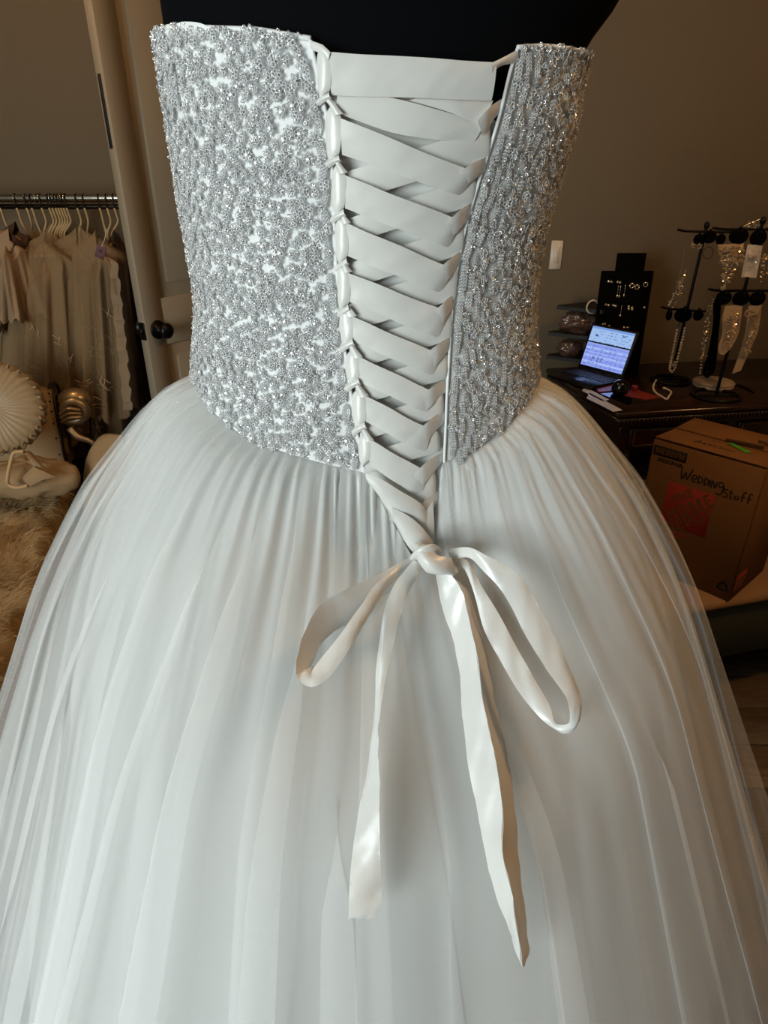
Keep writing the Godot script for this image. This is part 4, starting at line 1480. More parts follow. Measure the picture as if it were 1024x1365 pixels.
func fur_throw() -> void:
	var fur := thing("fur_throw", "tan fur throw spread over the seat of the chaise, its edge hanging down", "throw", Vector3(-1.446, 0.40, -1.68), 0.28)
	var p := PackedVector3Array()
	var nu := 48
	var nv := 48
	var r := RandomNumberGenerator.new()
	r.seed = 9
	var n1 := FastNoiseLite.new()
	n1.seed = 4
	n1.frequency = 5.0
	for j in nv + 1:
		for i in nu + 1:
			var x := lerpf(-0.40, 0.455, float(i) / nu)
			var z := lerpf(-0.46, 0.86, float(j) / nv)
			var edge := 0.40 + 0.05 * n1.get_noise_2d(0.0, z)
			var y := 0.035 + 0.03 * n1.get_noise_2d(x, z) + 0.012 * n1.get_noise_2d(x * 3.0, z * 3.0)
			var over := maxf(0.0, x - edge + 0.05)
			y -= over * over * 14.0
			x -= over * 0.35
			var zo := maxf(0.0, absf(z - 0.20) - 0.60)
			y -= zo * zo * 20.0
			p.append(Vector3(x, y, z))
	part("pelt", grid_mesh(p, nu, nv), M.fur, fur)
	var hair := tube([Vector3(0, 0, 0), Vector3(0.004, 0.006, 0.0), Vector3(0.014, 0.008, 0.0), Vector3(0.026, 0.005, 0.0)], [0.0011, 0.0009, 0.0003], 4)
	var where := []
	for k in 16000:
		var i := r.randi_range(1, nu - 1)
		var j := r.randi_range(1, nv - 1)
		var q: Vector3 = p[j * (nu + 1) + i]
		var dx := (p[j * (nu + 1) + i + 1] - q)
		var dz := (p[(j + 1) * (nu + 1) + i] - q)
		var n := dz.cross(dx).normalized()
		var flow := n1.get_noise_2d(q.x * 0.7 + 9.0, q.z * 0.7) * 2.5 - 0.6
		var xa := (dx.normalized() * cos(flow) + dz.normalized() * sin(flow) + Vector3(r.randf_range(-0.3, 0.3), 0, r.randf_range(-0.3, 0.3))).normalized()
		var za := xa.cross(n).normalized()
		where.append(Transform3D(Basis(xa, n, za) * r.randf_range(0.5, 0.95), q + dx * r.randf() + dz * r.randf() - n * 0.002))
	copies("fur_pile", hair, M.fur_tip, where, fur)


# ---------------------------------------------------------------- desk side, on the right
const DESK_TURN := 0.175
var desk_at := Vector3(0.80, 0, -2.10)
const DESK_H := 0.76


func on_desk(px: float, py: float, lift := 0.0) -> Vector3:
	var d := ray(px, py)
	var f := (DESK_H + lift - EYE.y) / d.y
	return EYE + d * f


func make_desk() -> void:
	var d := thing("desk", "dark polished wooden desk with a carved edge, holding a laptop and jewellery stands", "desk", desk_at, DESK_TURN)
	var w := 1.42
	var dp := 0.62
	part("desktop", box(Vector3(w, 0.022, dp), 0.006), M.dark_wood, d, Vector3(w / 2, DESK_H - 0.011, -dp / 2))
	part("edge_moulding", join([[box(Vector3(w - 0.01, 0.024, dp - 0.01), 0.008), at_t(w / 2, DESK_H - 0.034, -dp / 2)], [box(Vector3(w - 0.04, 0.016, dp - 0.04), 0.004), at_t(w / 2, DESK_H - 0.054, -dp / 2)]]), M.dark_wood, d)
	var beads := []
	for k in 94:
		beads.append(Transform3D(Basis(), Vector3(0.015 + k * 0.0149, DESK_H - 0.034, -0.002)))
	copies("carved_beading", ball(Vector3(0.0062, 0.010, 0.006), 8, 6), M.dark_wood, beads, d)
	part("apron", box(Vector3(w - 0.10, 0.10, dp - 0.10), 0.004), M.dark_wood, d, Vector3(w / 2, DESK_H - 0.112, -dp / 2))
	for k in 3:
		var x := 0.28 + k * 0.43
		var dr := part("drawer", box(Vector3(0.39, 0.075, 0.018), 0.004), M.dark_wood, d, Vector3(x, DESK_H - 0.112, -0.045))
		part("inlay", join([[box(Vector3(0.36, 0.004, 0.002), 0.0005), at_t(0, 0.028, 0.0095)], [box(Vector3(0.36, 0.004, 0.002), 0.0005), at_t(0, -0.028, 0.0095)], [box(Vector3(0.004, 0.06, 0.002), 0.0005), at_t(-0.178, 0, 0.0095)], [box(Vector3(0.004, 0.06, 0.002), 0.0005), at_t(0.178, 0, 0.0095)]]), M.wood_inlay, dr)
		part("knob", lathe([Vector2(0.0, 0.0), Vector2(0.006, 0.0), Vector2(0.005, 0.010), Vector2(0.012, 0.016), Vector2(0.010, 0.022), Vector2(0.0, 0.024)], 14), M.wood_inlay, dr, Vector3(0, 0, 0.009), Vector3(PI / 2, 0, 0))
	for q in [[0.09, -0.09], [w - 0.09, -0.09], [0.09, -dp + 0.09], [w - 0.09, -dp + 0.09]]:
		part("leg", lathe([Vector2(0.0, 0.62), Vector2(0.036, 0.62), Vector2(0.036, 0.54), Vector2(0.028, 0.52), Vector2(0.038, 0.47), Vector2(0.030, 0.30), Vector2(0.022, 0.10), Vector2(0.030, 0.05), Vector2(0.022, 0.0), Vector2(0.0, 0.0)], 18), M.dark_wood, d, Vector3(q[0], 0, q[1]))
	part("back_panel", box(Vector3(w - 0.2, 0.40, 0.014), 0.003), M.dark_wood, d, Vector3(w / 2, 0.45, -dp + 0.08))
	make_laptop()
	make_board()
	make_shelves()
	make_desk_clutter()
	make_stands()


func make_laptop() -> void:
	var right := on_desk(828, 505, 0.018)
	var left := on_desk(771, 490, 0.018)
	var dir := right - left
	var w := dir.length() + 0.012
	var turn := atan2(-dir.z, dir.x)
	var lp := thing("laptop", "open slim dark laptop with a bright blue and white table on screen", "laptop", (left + right) / 2 + Vector3(0, -0.018, 0), turn)
	part("base", box(Vector3(w, 0.015, 0.185), 0.004), M.laptop_shell, lp, Vector3(0, 0.0085, 0.0925))
	var keys := []
	for r in 5:
		for c in 13:
			keys.append([box(Vector3(0.0145 * w / 0.235, 0.002, 0.0135), 0.0008), at_t((c - 6) * 0.0168 * w / 0.235, 0.0168, 0.024 + r * 0.0168)])
	part("keys", join(keys), M.key_black, lp).set_meta("kind", "stuff")
	part("touchpad", box(Vector3(0.075, 0.001, 0.045), 0.0004), M.laptop_shell, lp, Vector3(0, 0.0164, 0.145))
	part("hinge", tube([Vector3(-w * 0.42, 0.016, 0.0), Vector3(w * 0.42, 0.016, 0.0)], 0.005, 10), M.key_black, lp)
	# find how tall the lid is and how far it leans from the place of its top corners
	var lid := part("lid", box(Vector3(w, 0.185, 0.006), 0.0025), M.laptop_shell, lp, Vector3(0, 0.016 + 0.0925 * cos(0.30), -0.0925 * sin(0.30) - 0.004), Vector3(-0.30, 0, 0))
	part("bezel", box(Vector3(w - 0.004, 0.181, 0.002), 0.001), M.key_black, lid, Vector3(0, 0, 0.0032))
	var im := Image.create(320, 256, false, Image.FORMAT_RGB8)
	im.fill(Color(0.62, 0.74, 0.92))
	im.fill_rect(Rect2i(0, 0, 320, 14), Color(0.46, 0.60, 0.84))
	im.fill_rect(Rect2i(0, 108, 320, 148), Color(0.55, 0.62, 0.93))
	var r := RandomNumberGenerator.new()
	r.seed = 3
	for k in 5:   # tool rows
		var y := 24 + k * 17
		var x := r.randi_range(8, 40)
		while x < 310:
			var l := r.randi_range(4, 22)
			if r.randf() < 0.6:
				im.fill_rect(Rect2i(x, y, l, 4), Color(0.35, 0.47, 0.70))
			x += l + r.randi_range(4, 18)
	im.fill_rect(Rect2i(40, 50, 22, 9), Color(0.12, 0.25, 0.50))
	im.fill_rect(Rect2i(238, 28, 26, 8), Color(0.25, 0.50, 0.70))
	im.fill_rect(Rect2i(0, 96, 320, 9), Color(0.03, 0.04, 0.09))
	for k in 9:   # table rows
		var y := 118 + k * 15
		im.fill_rect(Rect2i(0, y, 320, 2), Color(0.70, 0.80, 0.97) if k % 2 else Color(0.42, 0.48, 0.78))
		if k % 3 == 1:
			im.fill_rect(Rect2i(0, y + 3, 320, 8), Color(0.66, 0.76, 0.97))
		for c in 9:
			if r.randf() < 0.7:
				im.fill_rect(Rect2i(12 + c * 34, y + 5, r.randi_range(6, 24), 4), Color(0.36, 0.42, 0.72))
	for c in [72, 112, 138]:
		im.fill_rect(Rect2i(c, 186, 4, 34), Color(0.16, 0.19, 0.45))
		im.fill_rect(Rect2i(c, 194, 18, 4), Color(0.16, 0.19, 0.45))
	var sm := StandardMaterial3D.new()
	sm.resource_name = "screen_glow"
	sm.albedo_color = Color(0.02, 0.02, 0.03)
	sm.roughness = 0.3
	sm.emission_enabled = true
	sm.emission = Color.WHITE
	sm.emission_operator = BaseMaterial3D.EMISSION_OP_MULTIPLY
	sm.emission_texture = ImageTexture.create_from_image(im)
	sm.emission_energy_multiplier = 0.95
	var q := QuadMesh.new()
	q.size = Vector2(w - 0.022, 0.158)
	part("screen", q, sm, lid, Vector3(0, 0.004, 0.0046))
	var l := AreaLight3D.new()
	l.name = "screen_light"
	l.area_size = Vector2(w - 0.03, 0.15)
	l.light_color = Color(0.62, 0.74, 1.0)
	l.light_energy = 0.010
	l.shadow_enabled = true
	l.position = Vector3(0, 0.004, 0.006)
	l.rotation.y = PI
	lid.add_child(l)


func make_board() -> void:
	var foot := at(820, 450, 2.72)
	var b := thing("earring_board", "tall black board of earrings with a black card clipped on top, behind the laptop", "display board", Vector3(foot.x, DESK_H, foot.z), 0.02)
	var h := 0.390
	var w := 0.212
	part("panel", box(Vector3(w, h, 0.012), 0.003), M.velvet_black, b, Vector3(0.012, h / 2, 0), Vector3(-0.06, 0, 0))
	part("header_card", box(Vector3(0.118, 0.095, 0.006), 0.002), M.velvet_black, b, Vector3(0.022, h + 0.018, -0.02), Vector3(-0.06, 0, 0))
	part("foot", box(Vector3(w * 0.9, 0.012, 0.10), 0.003), M.velvet_black, b, Vector3(0.012, 0.006, -0.02))
	part("rib", join([[box(Vector3(w, 0.003, 0.004), 0.001), at_t(0.012, 0.34, -0.002)], [box(Vector3(w, 0.003, 0.004), 0.001), at_t(0.012, 0.22, 0.0045)], [box(Vector3(w, 0.003, 0.004), 0.001), at_t(0.012, 0.10, 0.009)]]), M.velvet_black, b)
	# earrings, each a thing of its own
	var stud := join([[ball(Vector3(0.0042, 0.0042, 0.0035), 10, 6), Transform3D()], [ring(0.0042, 0.0011, 10, 5), Transform3D(Basis(Vector3.RIGHT, PI / 2), Vector3.ZERO)]])
	var hoop := join([[ring(0.0085, 0.0022, 18, 6), Transform3D(Basis(Vector3.RIGHT, PI / 2), Vector3(0, -0.006, 0))], [ball(Vector3(0.003, 0.003, 0.003), 8, 5), Transform3D()]])
	var drop := join([[tube([Vector3(0, 0, 0), Vector3(0.0005, -0.018, 0.001), Vector3(0, -0.034, 0)], 0.0009, 5), Transform3D()], [ball(Vector3(0.0042, 0.0065, 0.004), 10, 7), at_t(0, -0.038, 0)], [ball(Vector3(0.0026, 0.0026, 0.0026), 8, 5), Transform3D()]])
	var rows := [[522, 314, 0], [543, 318, 0], [589, 318, 0], [595, 350, 2], [608, 322, 0], [612, 352, 2], [648, 345, 2], [700, 335, 1], [739, 345, 1], [804, 326, 1], [500, 490, 0], [522, 494, 0], [556, 494, 0], [574, 500, 0], [620, 500, 2], [674, 506, 0], [700, 512, 0], [674, 522, 0], [700, 526, 0], [792, 512, 0], [476, 640, 0], [492, 636, 0], [524, 654, 0], [545, 666, 0], [640, 664, 0], [668, 664, 0]]
	var ords := ["first", "second", "third", "fourth", "fifth", "sixth", "seventh", "eighth", "ninth", "tenth"]
	var count := [0, 0, 0]
	var last_row := ""
	for q in rows:
		var px: float = 720.0 + q[0] / 5.69
		var py: float = 320.0 + q[1] / 5.69
		var d := ray(px, py)
		# where the view meets the board's face
		var n := Vector3(0, sin(0.06), cos(0.06))
		var f := (b.position + Vector3(0, h / 2, 0.0085) - EYE).dot(n) / d.dot(n)
		var kind: int = q[2]
		var row_name: String = "bottom" if q[1] > 600 else ("middle" if q[1] > 450 else "top")
		if row_name != last_row:
			count = [0, 0, 0]
			last_row = row_name
		else:
			count[kind] += 1
		piece("earring", [stud, hoop, drop][kind], M.rhinestone, ["small round crystal stud, %s from the left in the %s row of the black board", "small silver hoop, %s from the left in the %s row of the black board", "long drop earring, %s from the left in the %s row of the black board"][kind] % [ords[count[kind]], row_name], "earring", EYE + d * f, Vector3.ZERO, ["studs on the black board", "hoops on the black board", "drop earrings on the black board"][kind])


func make_shelves() -> void:
	# three small dark corner trays on a post, left of the board
	var foot := Vector3(at(775, 440, 2.86).x, 0, -2.84)
	var s := thing("tiered_shelf", "small dark three-tier corner shelf against the wall, left of the earring board", "shelf", foot)
	for k in 3:
		var y: float = [0.985, 0.875, 0.775][k]
		var l: float = [0.13, 0.155, 0.15][k]
		var o := [Vector2(-l, 0.02), Vector2(-l + 0.015, -0.01), Vector2(0.09, -0.12), Vector2(0.11, 0.10), Vector2(0.03, 0.13)]
		part("tray", slab(o, 0.014, y), M.shelf_black, s)
	part("post", box(Vector3(0.014, 0.99, 0.014), 0.002), M.shelf_black, s, Vector3(0.085, 0.495, -0.08))
	part("post", box(Vector3(0.014, 0.99, 0.014), 0.002), M.shelf_black, s, Vector3(0.095, 0.495, 0.08))
	var bags := [["plastic_bag", "crinkled clear bag of trinkets on the middle tier of the dark shelf", 0.889, -0.02, Vector3(0.085, 0.045, 0.05), "pink_bag", 0], ["plastic_bag", "brownish crinkled bag at the left of the lowest tier", 0.789, -0.055, Vector3(0.05, 0.035, 0.04), "pink_bag", 1]]
	for q in bags:
		var n := FastNoiseLite.new()
		n.seed = 60 + q[6]
		n.frequency = 1.2
		var p := PackedVector3Array()
		for j in 25:
			var b := PI * j / 24.0 - PI / 2
			for i in 41:
				var a := TAU * i / 40
				var v := Vector3(cos(b) * cos(a), sin(b), cos(b) * sin(a))
				var k := 1.0 + 0.45 * n.get_noise_3dv(v * 1.6)
				p.append(v * k * q[4] + Vector3(0, q[4].y * 0.92, 0))
		piece(q[0], grid_mesh(p, 40, 24, true), M[q[5]], q[1], "bag", foot + Vector3(q[3], q[2], 0.02))
	var card := thing("paper_packet", "pale pink paper packet standing on the lowest tier of the dark shelf", "packet", foot + Vector3(0.03, 0.789, 0.05))
	part("sleeve", box(Vector3(0.060, 0.062, 0.008), 0.002), M.pink_paper, card, Vector3(0, 0.031, 0), Vector3(-0.12, 0, 0))
	part("flap", box(Vector3(0.060, 0.018, 0.003), 0.001), M.pink_paper, card, Vector3(0, 0.050, 0.005), Vector3(-0.2, 0, 0))
	piece("bangle", ring(0.026, 0.0035, 26, 8), M.cord_white, "pale round bangle leaning at the left side of the earring board", "bracelet", at(790, 409, 2.745), Vector3(PI / 2, 0.5, 0.3))


func make_desk_clutter() -> void:
	# papers at the left corner of the desk
	var pap := [[[780, 516], [812, 533], [803, 535], [776, 521]], [[786, 524], [830, 547], [818, 549], [782, 531]]]
	for k in 2:
		var o := []
		var c := on_desk(pap[k][0][0], pap[k][0][1], 0.002)
		for q in pap[k]:
			var v := on_desk(q[0], q[1], 0.002) - c
			o.append(Vector2(v.x, v.z))
		piece("paper_sheet", slab(o, 0.0012), M.paper_blue, ["white paper sheet nearest the laptop at the desk corner", "white paper sheet lying at the very corner of the desk"][k], "paper", c, Vector3.ZERO, "papers at the desk corner")
	# red and orange folders with a black sleeve between
	var fo := [["folder", "red folder lying under the black puck beside the laptop", "folder_red", [[792, 516], [816, 514], [824, 522], [798, 524]], 0.004], ["folder", "orange folder to the right of the black puck", "folder_orange", [[828, 527], [846, 520], [880, 531], [862, 534]], 0.003], ["document_sleeve", "black document sleeve under the folders in front of the laptop", "gloss_black", [[798, 524], [822, 521], [880, 534], [836, 540]], 0.0018]]
	for q in fo:
		var o := []
		var c := on_desk(q[3][0][0], q[3][0][1])
		for e in q[3]:
			var v := on_desk(e[0], e[1]) - c
			o.append(Vector2(v.x, v.z))
		piece(q[0], slab(o, q[4], 0.0016 if q[0] == "folder" else 0.0), M[q[2]], q[1], "folder", c)
	var pk := thing("black_puck", "rounded black speaker puck in front of the laptop", "speaker", on_desk(826, 524, 0.0052))
	part("body", lathe([Vector2(0.0, 0.0), Vector2(0.026, 0.0), Vector2(0.031, 0.008), Vector2(0.031, 0.024), Vector2(0.026, 0.040), Vector2(0.015, 0.048), Vector2(0.0, 0.05)], 24), M.gloss_black, pk)
	part("band", ring(0.0312, 0.0016, 24, 6), M.laptop_shell, pk, Vector3(0, 0.016, 0))
	part("button", ball(Vector3(0.006, 0.002, 0.006), 10, 6), M.chrome_dark, pk, Vector3(0, 0.0495, 0))
	var rd := thing("red_bottle_cap", "small red cap standing beside the black puck", "cap", on_desk(846, 520, 0.005))
	part("shell", lathe([Vector2(0.0, 0.018), Vector2(0.010, 0.018), Vector2(0.0125, 0.014), Vector2(0.0125, 0.0), Vector2(0.0, 0.0)], 16), M.folder_red, rd)
	part("grip", ring(0.0125, 0.0012, 16, 5), M.folder_red, rd, Vector3(0, 0.005, 0))
	# white cable in a loose bend
	var cb := thing("cable", "short white cable bent in a loose loop on the desk before the stands", "cable", on_desk(880, 522))
	var o2 := cb.position
	part("lead", tube(smooth_path([on_desk(875, 507, 0.03) - o2, on_desk(872, 512, 0.012) - o2, on_desk(871, 518, 0.004) - o2, on_desk(875, 524, 0.004) - o2, on_desk(883, 529, 0.004) - o2, on_desk(889, 532, 0.005) - o2, on_desk(892, 528, 0.008) - o2, on_desk(895, 523, 0.010) - o2, on_desk(890, 519, 0.010) - o2, on_desk(884, 517, 0.014) - o2], 5), 0.0036, 8), M.cord_white, cb)
	part("plug", box(Vector3(0.010, 0.012, 0.018), 0.002), M.gloss_black, cb, on_desk(880, 514, 0.008) - o2)
	# white dish
	var dish := thing("trinket_dish", "round white lidded dish behind the front jewellery stand", "dish", on_desk(950, 516))
	part("bowl", lathe([Vector2(0.0, 0.0), Vector2(0.066, 0.0), Vector2(0.073, 0.006), Vector2(0.074, 0.018), Vector2(0.0, 0.018)], 32), M.dish_white, dish)
	part("lid", lathe([Vector2(0.0, 0.030), Vector2(0.05, 0.0295), Vector2(0.071, 0.026), Vector2(0.0755, 0.021), Vector2(0.0745, 0.018), Vector2(0.0, 0.018)], 32), M.dish_white, dish)
	piece("black_cable", tube(smooth_path([on_desk(975, 512, 0.004), on_desk(985, 513, 0.004), on_desk(997, 518, 0.004), on_desk(1006, 523, 0.004)], 5), 0.0035, 7), M.gloss_black, "black cable trailing behind the white dish to the right", "cable")


func faceted() -> ArrayMesh:
	# a cut bead of radius 1 with flat facets
	var st := SurfaceTool.new()
	st.begin(Mesh.PRIMITIVE_TRIANGLES)
	st.set_smooth_group(-1)
	for k in 6:
		var a := TAU * k / 6.0
		var b := TAU * (k + 1) / 6.0
		for s in [1.0, -1.0]:
			var p0 := Vector3(cos(a), 0, sin(a))
			var p1 := Vector3(cos(b), 0, sin(b))
			var q0 := Vector3(cos(a) * 0.6, 0.75 * s, sin(a) * 0.6)
			var q1 := Vector3(cos(b) * 0.6, 0.75 * s, sin(b) * 0.6)
			var list := [p0, q1, p1, p0, q0, q1, q0, Vector3(0, 0.8 * s, 0), q1]
			if s < 0.0:
				list = [p0, p1, q1, p0, q1, q0, q0, q1, Vector3(0, 0.8 * s, 0)]
			for v in list:
				st.add_vertex(v)
	st.generate_normals()
	return st.commit()


func string_of(points: Array, r: float, gap: float, mesh: Mesh) -> ArrayMesh:
	var path := smooth_path(points, 24)
	var list := []
	var run := 0.0
	for i in range(1, path.size()):
		run += path[i].distance_to(path[i - 1])
		if run >= gap:
			run = 0.0
			list.append([mesh, Transform3D(Basis.from_euler(Vector3(rng.randf() * 3.0, rng.randf() * 3.0, 0)) * r, path[i])])
	return join(list)


func cluster(corners: Array, count: int, r: float, mesh: Mesh, depth: float) -> ArrayMesh:
	# beads strewn over a four-cornered patch a0 a1 (top), b0 b1 (bottom)
	var list := []
	for k in count:
		var u := rng.randf()
		var v := rng.randf()
		var q: Vector3 = corners[0].lerp(corners[1], u).lerp(corners[2].lerp(corners[3], u), v)
		list.append([mesh, Transform3D(Basis.from_euler(Vector3(rng.randf() * 3.0, rng.randf() * 3.0, 0)) * (r * rng.randf_range(0.55, 1.2)), q + Vector3(0, 0, rng.randf_range(-depth, depth)))])
	return join(list)


func make_stands() -> void:
	var f1 := 2.50
	var f2 := 2.28
	for k in 2:
		var base: Vector3 = on_desk(894, 508) if k == 0 else on_desk(954, 529)
		var top: Vector3 = at(945, 303, f1) if k == 0 else at(1013, 297, f2)
		top.x = base.x + (0.012 if k == 0 else 0.010)
		var s := thing("jewellery_stand", ["black two-bar jewellery stand further back, hung with pearls", "black two-bar jewellery stand in front, hung with crystals and ribbons"][k], "jewellery stand", base)
		var rr: float = 0.072 if k == 0 else 0.082
		part("base_ring", ring(rr, 0.006, 32, 8), M.black_metal, s, Vector3(0, 0.006, 0))
		part("base_bar", tube([Vector3(-rr, 0.007, 0), Vector3(rr, 0.007, 0)], 0.005, 8), M.black_metal, s)
		part("pole", tube([Vector3(0, 0.006, 0), top - base], 0.0055, 10), M.black_metal, s)
		part("finial", ball(Vector3(0.010, 0.013, 0.010), 12, 8), M.black_metal, s, top - base + Vector3(0, 0.006, 0))
		var bars: Array = [[Vector3(at(904, 308, f1).x, at(904, 308, f1).y, 0), Vector3(at(985, 310, f1).x, at(985, 310, f1).y, 0)], [Vector3(at(882, 411, f1).x, at(882, 411, f1).y, 0), Vector3(at(945, 416, f1).x, at(945, 416, f1).y, 0)]] if k == 0 else [[Vector3(at(952, 306, f2).x, at(952, 306, f2).y, 0), Vector3(at(1062, 306, f2).x, at(1062, 306, f2).y, 0)], [Vector3(at(946, 388, f2).x, at(946, 388, f2).y, 0), Vector3(at(1050, 388, f2).x, at(1050, 388, f2).y, 0)]]
		for bar in bars:
			var a: Vector3 = bar[0] - Vector3(base.x, base.y, 0)
			var b: Vector3 = bar[1] - Vector3(base.x, base.y, 0)
			part("bar", tube(smooth_path([a + Vector3(0, 0.005, 0), a.lerp(b, 0.15), a.lerp(b, 0.5), a.lerp(b, 0.85), b + Vector3(0, 0.005, 0)], 4), 0.0042, 8), M.black_metal, s)
	# velvet props clipped on the bars
	var pads := [[932, 319, 13, 13, f1, "velvet clip with crystal studs on the upper bar of the rear stand"], [946, 316, 17, 15, f1, "broad velvet clip round the pole at the upper bar of the rear stand"], [961, 319, 11, 13, f1, "narrow velvet clip at the right of the rear stand's upper bar"],
		[985, 315, 24, 19, f2, "wide velvet pad on the upper bar of the front stand"], [1011, 317, 20, 20, f2, "round velvet pad at the pole of the front stand, upper bar"],
		[892, 420, 7, 14, f1, "thin velvet clip at the left of the rear stand's lower bar"], [911, 420, 23, 19, f1, "round velvet pad at the pole of the rear stand, lower bar"], [931, 420, 13, 15, f1, "small velvet clip at the right of the rear stand's lower bar"],
		[965, 397, 20, 18, f2, "velvet pad at the left of the front stand's lower bar"], [988, 398, 22, 19, f2, "velvet pad at the pole of the front stand, lower bar"], [1010, 398, 20, 19, f2, "velvet pad at the right of the front stand's lower bar"]]
	for q in pads:
		var px: float = q[4] / FOCAL * 1.05
		var t := thing("display_clip", "black " + q[5], "clip", at(q[0], q[1], q[4] - 0.016), 0.0, "black velvet clips on the stands")
		part("pad", join([[ball(Vector3(q[2] * px * 0.48, q[3] * px * 0.46, 0.016), 14, 10), Transform3D()], [box(Vector3(q[2] * px * 0.95, q[3] * px * 0.84, 0.02), 0.006), Transform3D()]]), M.velvet_black, t)
		part("grip", tube([Vector3(0, q[3] * px * 0.3, 0.012), Vector3(0, q[3] * px * 0.52, 0.004), Vector3(0, q[3] * px * 0.5, -0.006)], 0.003, 6), M.black_metal, t)
	var gem := faceted()
	var pearl := ball(Vector3.ONE, 10, 7)
	# left chain with a crystal cluster
	var t1 := thing("crystal_necklace", "long crystal necklace on a thin chain at the left end of the rear stand", "necklace", at(905, 360, f1))
	var o := t1.position
	part("chain", tube([at(915, 318, f1) - o, at(911, 345, f1) - o, at(905, 372, f1) - o, at(896, 398, f1) - o], 0.0011, 5), M.gold_chain, t1)
	part("crystals", join([[string_of([at(915, 358, f1) - o, at(911, 374, f1) - o, at(908, 392, f1) - o, at(896, 410, f1) - o], 0.0042, 0.007, gem), Transform3D()], [string_of([at(910, 368, f1) - o, at(902, 388, f1) - o, at(891, 408, f1) - o], 0.0038, 0.007, gem), Transform3D()], [cluster([at(908, 372, f1) - o, at(914, 372, f1) - o, at(889, 410, f1) - o, at(899, 410, f1) - o], 44, 0.0052, gem, 0.006), Transform3D()]]), M.rhinestone, t1)
	# studs under the upper bar
	piece("crystal_earrings", join([[cluster([at(921, 325, f1 - 0.03), at(940, 325, f1 - 0.03), at(922, 332, f1 - 0.03), at(938, 332, f1 - 0.03)], 16, 0.0048, gem, 0.006), Transform3D()]]), M.rhinestone, "row of crystal drops hanging under the rear stand's upper bar", "earrings")
	piece("wire_bracelet", ring(0.020, 0.0012, 24, 5), M.black_metal, "thin dark wire loop hanging beside the rear stand's pole", "bracelet", at(944, 337, f1 - 0.03), Vector3(PI / 2 - 0.2, 0.2, 0))
	# pearls
	var t2 := thing("pearl_necklace", "double strand of ivory pearls hanging from the rear stand's lower bar", "necklace", at(904, 460, f1 - 0.035))
	o = t2.position
	var fp := f1 - 0.035
	part("strand", string_of([at(903.5, 436, fp) - o, at(900, 455, fp) - o, at(896, 475, fp) - o, at(893, 490, fp) - o, at(896, 496, fp) - o, at(900, 490, fp) - o, at(905, 472, fp) - o, at(910, 452, fp) - o, at(913.5, 436, fp) - o], 0.0052, 0.0096, pearl), M.pearl, t2)
	part("inner_strand", string_of([at(894, 480, fp) - o, at(897, 488, fp + 0.01) - o, at(901, 480, fp) - o], 0.0048, 0.0096, pearl), M.pearl, t2)
	part("clasp_cord", tube([at(903.5, 436, fp) - o, at(908, 428, fp + 0.01) - o, at(913.5, 436, fp) - o], 0.0015, 5), M.velvet_black, t2)
	# bib of crystals on the front stand
	var fb := f2 - 0.03
	var t3 := thing("crystal_bib", "wide bib necklace of champagne crystals on the front stand's upper bar", "necklace", at(968, 345, fb))
	o = t3.position
	part("crystals", join([[cluster([at(956, 330, fb) - o, at(990, 328, fb) - o, at(960, 352, fb) - o, at(992, 356, fb) - o], 170, 0.0054, gem, 0.008), Transform3D()], [cluster([at(964, 352, fb) - o, at(984, 352, fb) - o, at(962, 386, fb) - o, at(967, 386, fb) - o], 50, 0.0052, gem, 0.006), Transform3D()]]), M.rhinestone, t3)
	part("backing", band([at(957, 326, fb + 0.012) - o, at(960, 340, fb + 0.012) - o, at(966, 356, fb + 0.012) - o], [at(992, 324, fb + 0.012) - o, at(990, 342, fb + 0.012) - o, at(984, 358, fb + 0.012) - o], 6, 0.003, 5, 0.003), M.ivory_lace, t3)
	# clear bag
	var t4 := thing("clear_pouch", "clear plastic pouch of sparkling earrings on the front stand's upper bar", "bag", at(1002, 350, fb - 0.02))
	o = t4.position
	var fc := fb - 0.02
	part("film", band([at(997, 326, fc) - o, at(993, 345, fc - 0.008) - o, at(988, 369, fc) - o], [at(1017, 328, fc) - o, at(1013, 348, fc - 0.006) - o, at(1008, 371, fc) - o], 6, 0.008, 6, 0.002), M.clear_bag, t4)
	part("film", band([at(997, 326, fc + 0.012) - o, at(993, 345, fc + 0.016) - o, at(988, 369, fc + 0.002) - o], [at(1017, 328, fc + 0.012) - o, at(1013, 348, fc + 0.016) - o, at(1008, 371, fc + 0.002) - o], 6, 0.004, 6, 0.001), M.clear_bag, t4)
	part("label_card", box(Vector3(0.026, 0.014, 0.001), 0.0004), M.switch_plate, t4, at(995, 366, fc + 0.004) - o, Vector3(0, 0, 0.1))
	part("earrings", cluster([at(1000, 334, fc + 0.006) - o, at(1012, 334, fc + 0.006) - o, at(996, 358, fc + 0.006) - o, at(1006, 358, fc + 0.006) - o], 22, 0.005, gem, 0.003), M.rhinestone, t4)
	# more crystals right of the pouch
	piece("crystal_spray", cluster([at(1016, 336, fb), at(1042, 334, fb), at(1012, 376, fb), at(1040, 366, fb)], 70, 0.0052, gem, 0.01), M.rhinestone, "loose spray of crystals hanging at the right edge beyond the clear pouch", "necklace")
	# tiara on top
	var ft := f2 + 0.02
	var t5 := thing("tiara", "sparkling crystal tiara lying over the top of the front stand", "tiara", at(1020, 300, ft))
	o = t5.position
	part("band", tube(smooth_path([at(990, 303, ft) - o, at(1002, 297, ft) - o, at(1018, 291, ft) - o, at(1036, 291, ft) - o, at(1056, 299, ft) - o], 6), 0.0028, 7), M.chrome, t5)
	part("crystals", cluster([at(998, 296, ft) - o, at(1046, 291, ft) - o, at(994, 304, ft) - o, at(1050, 304, ft) - o], 90, 0.0052, gem, 0.012), M.rhinestone, t5)
	# black strap and crystal strand beside it
	var fs := f2 + 0.06
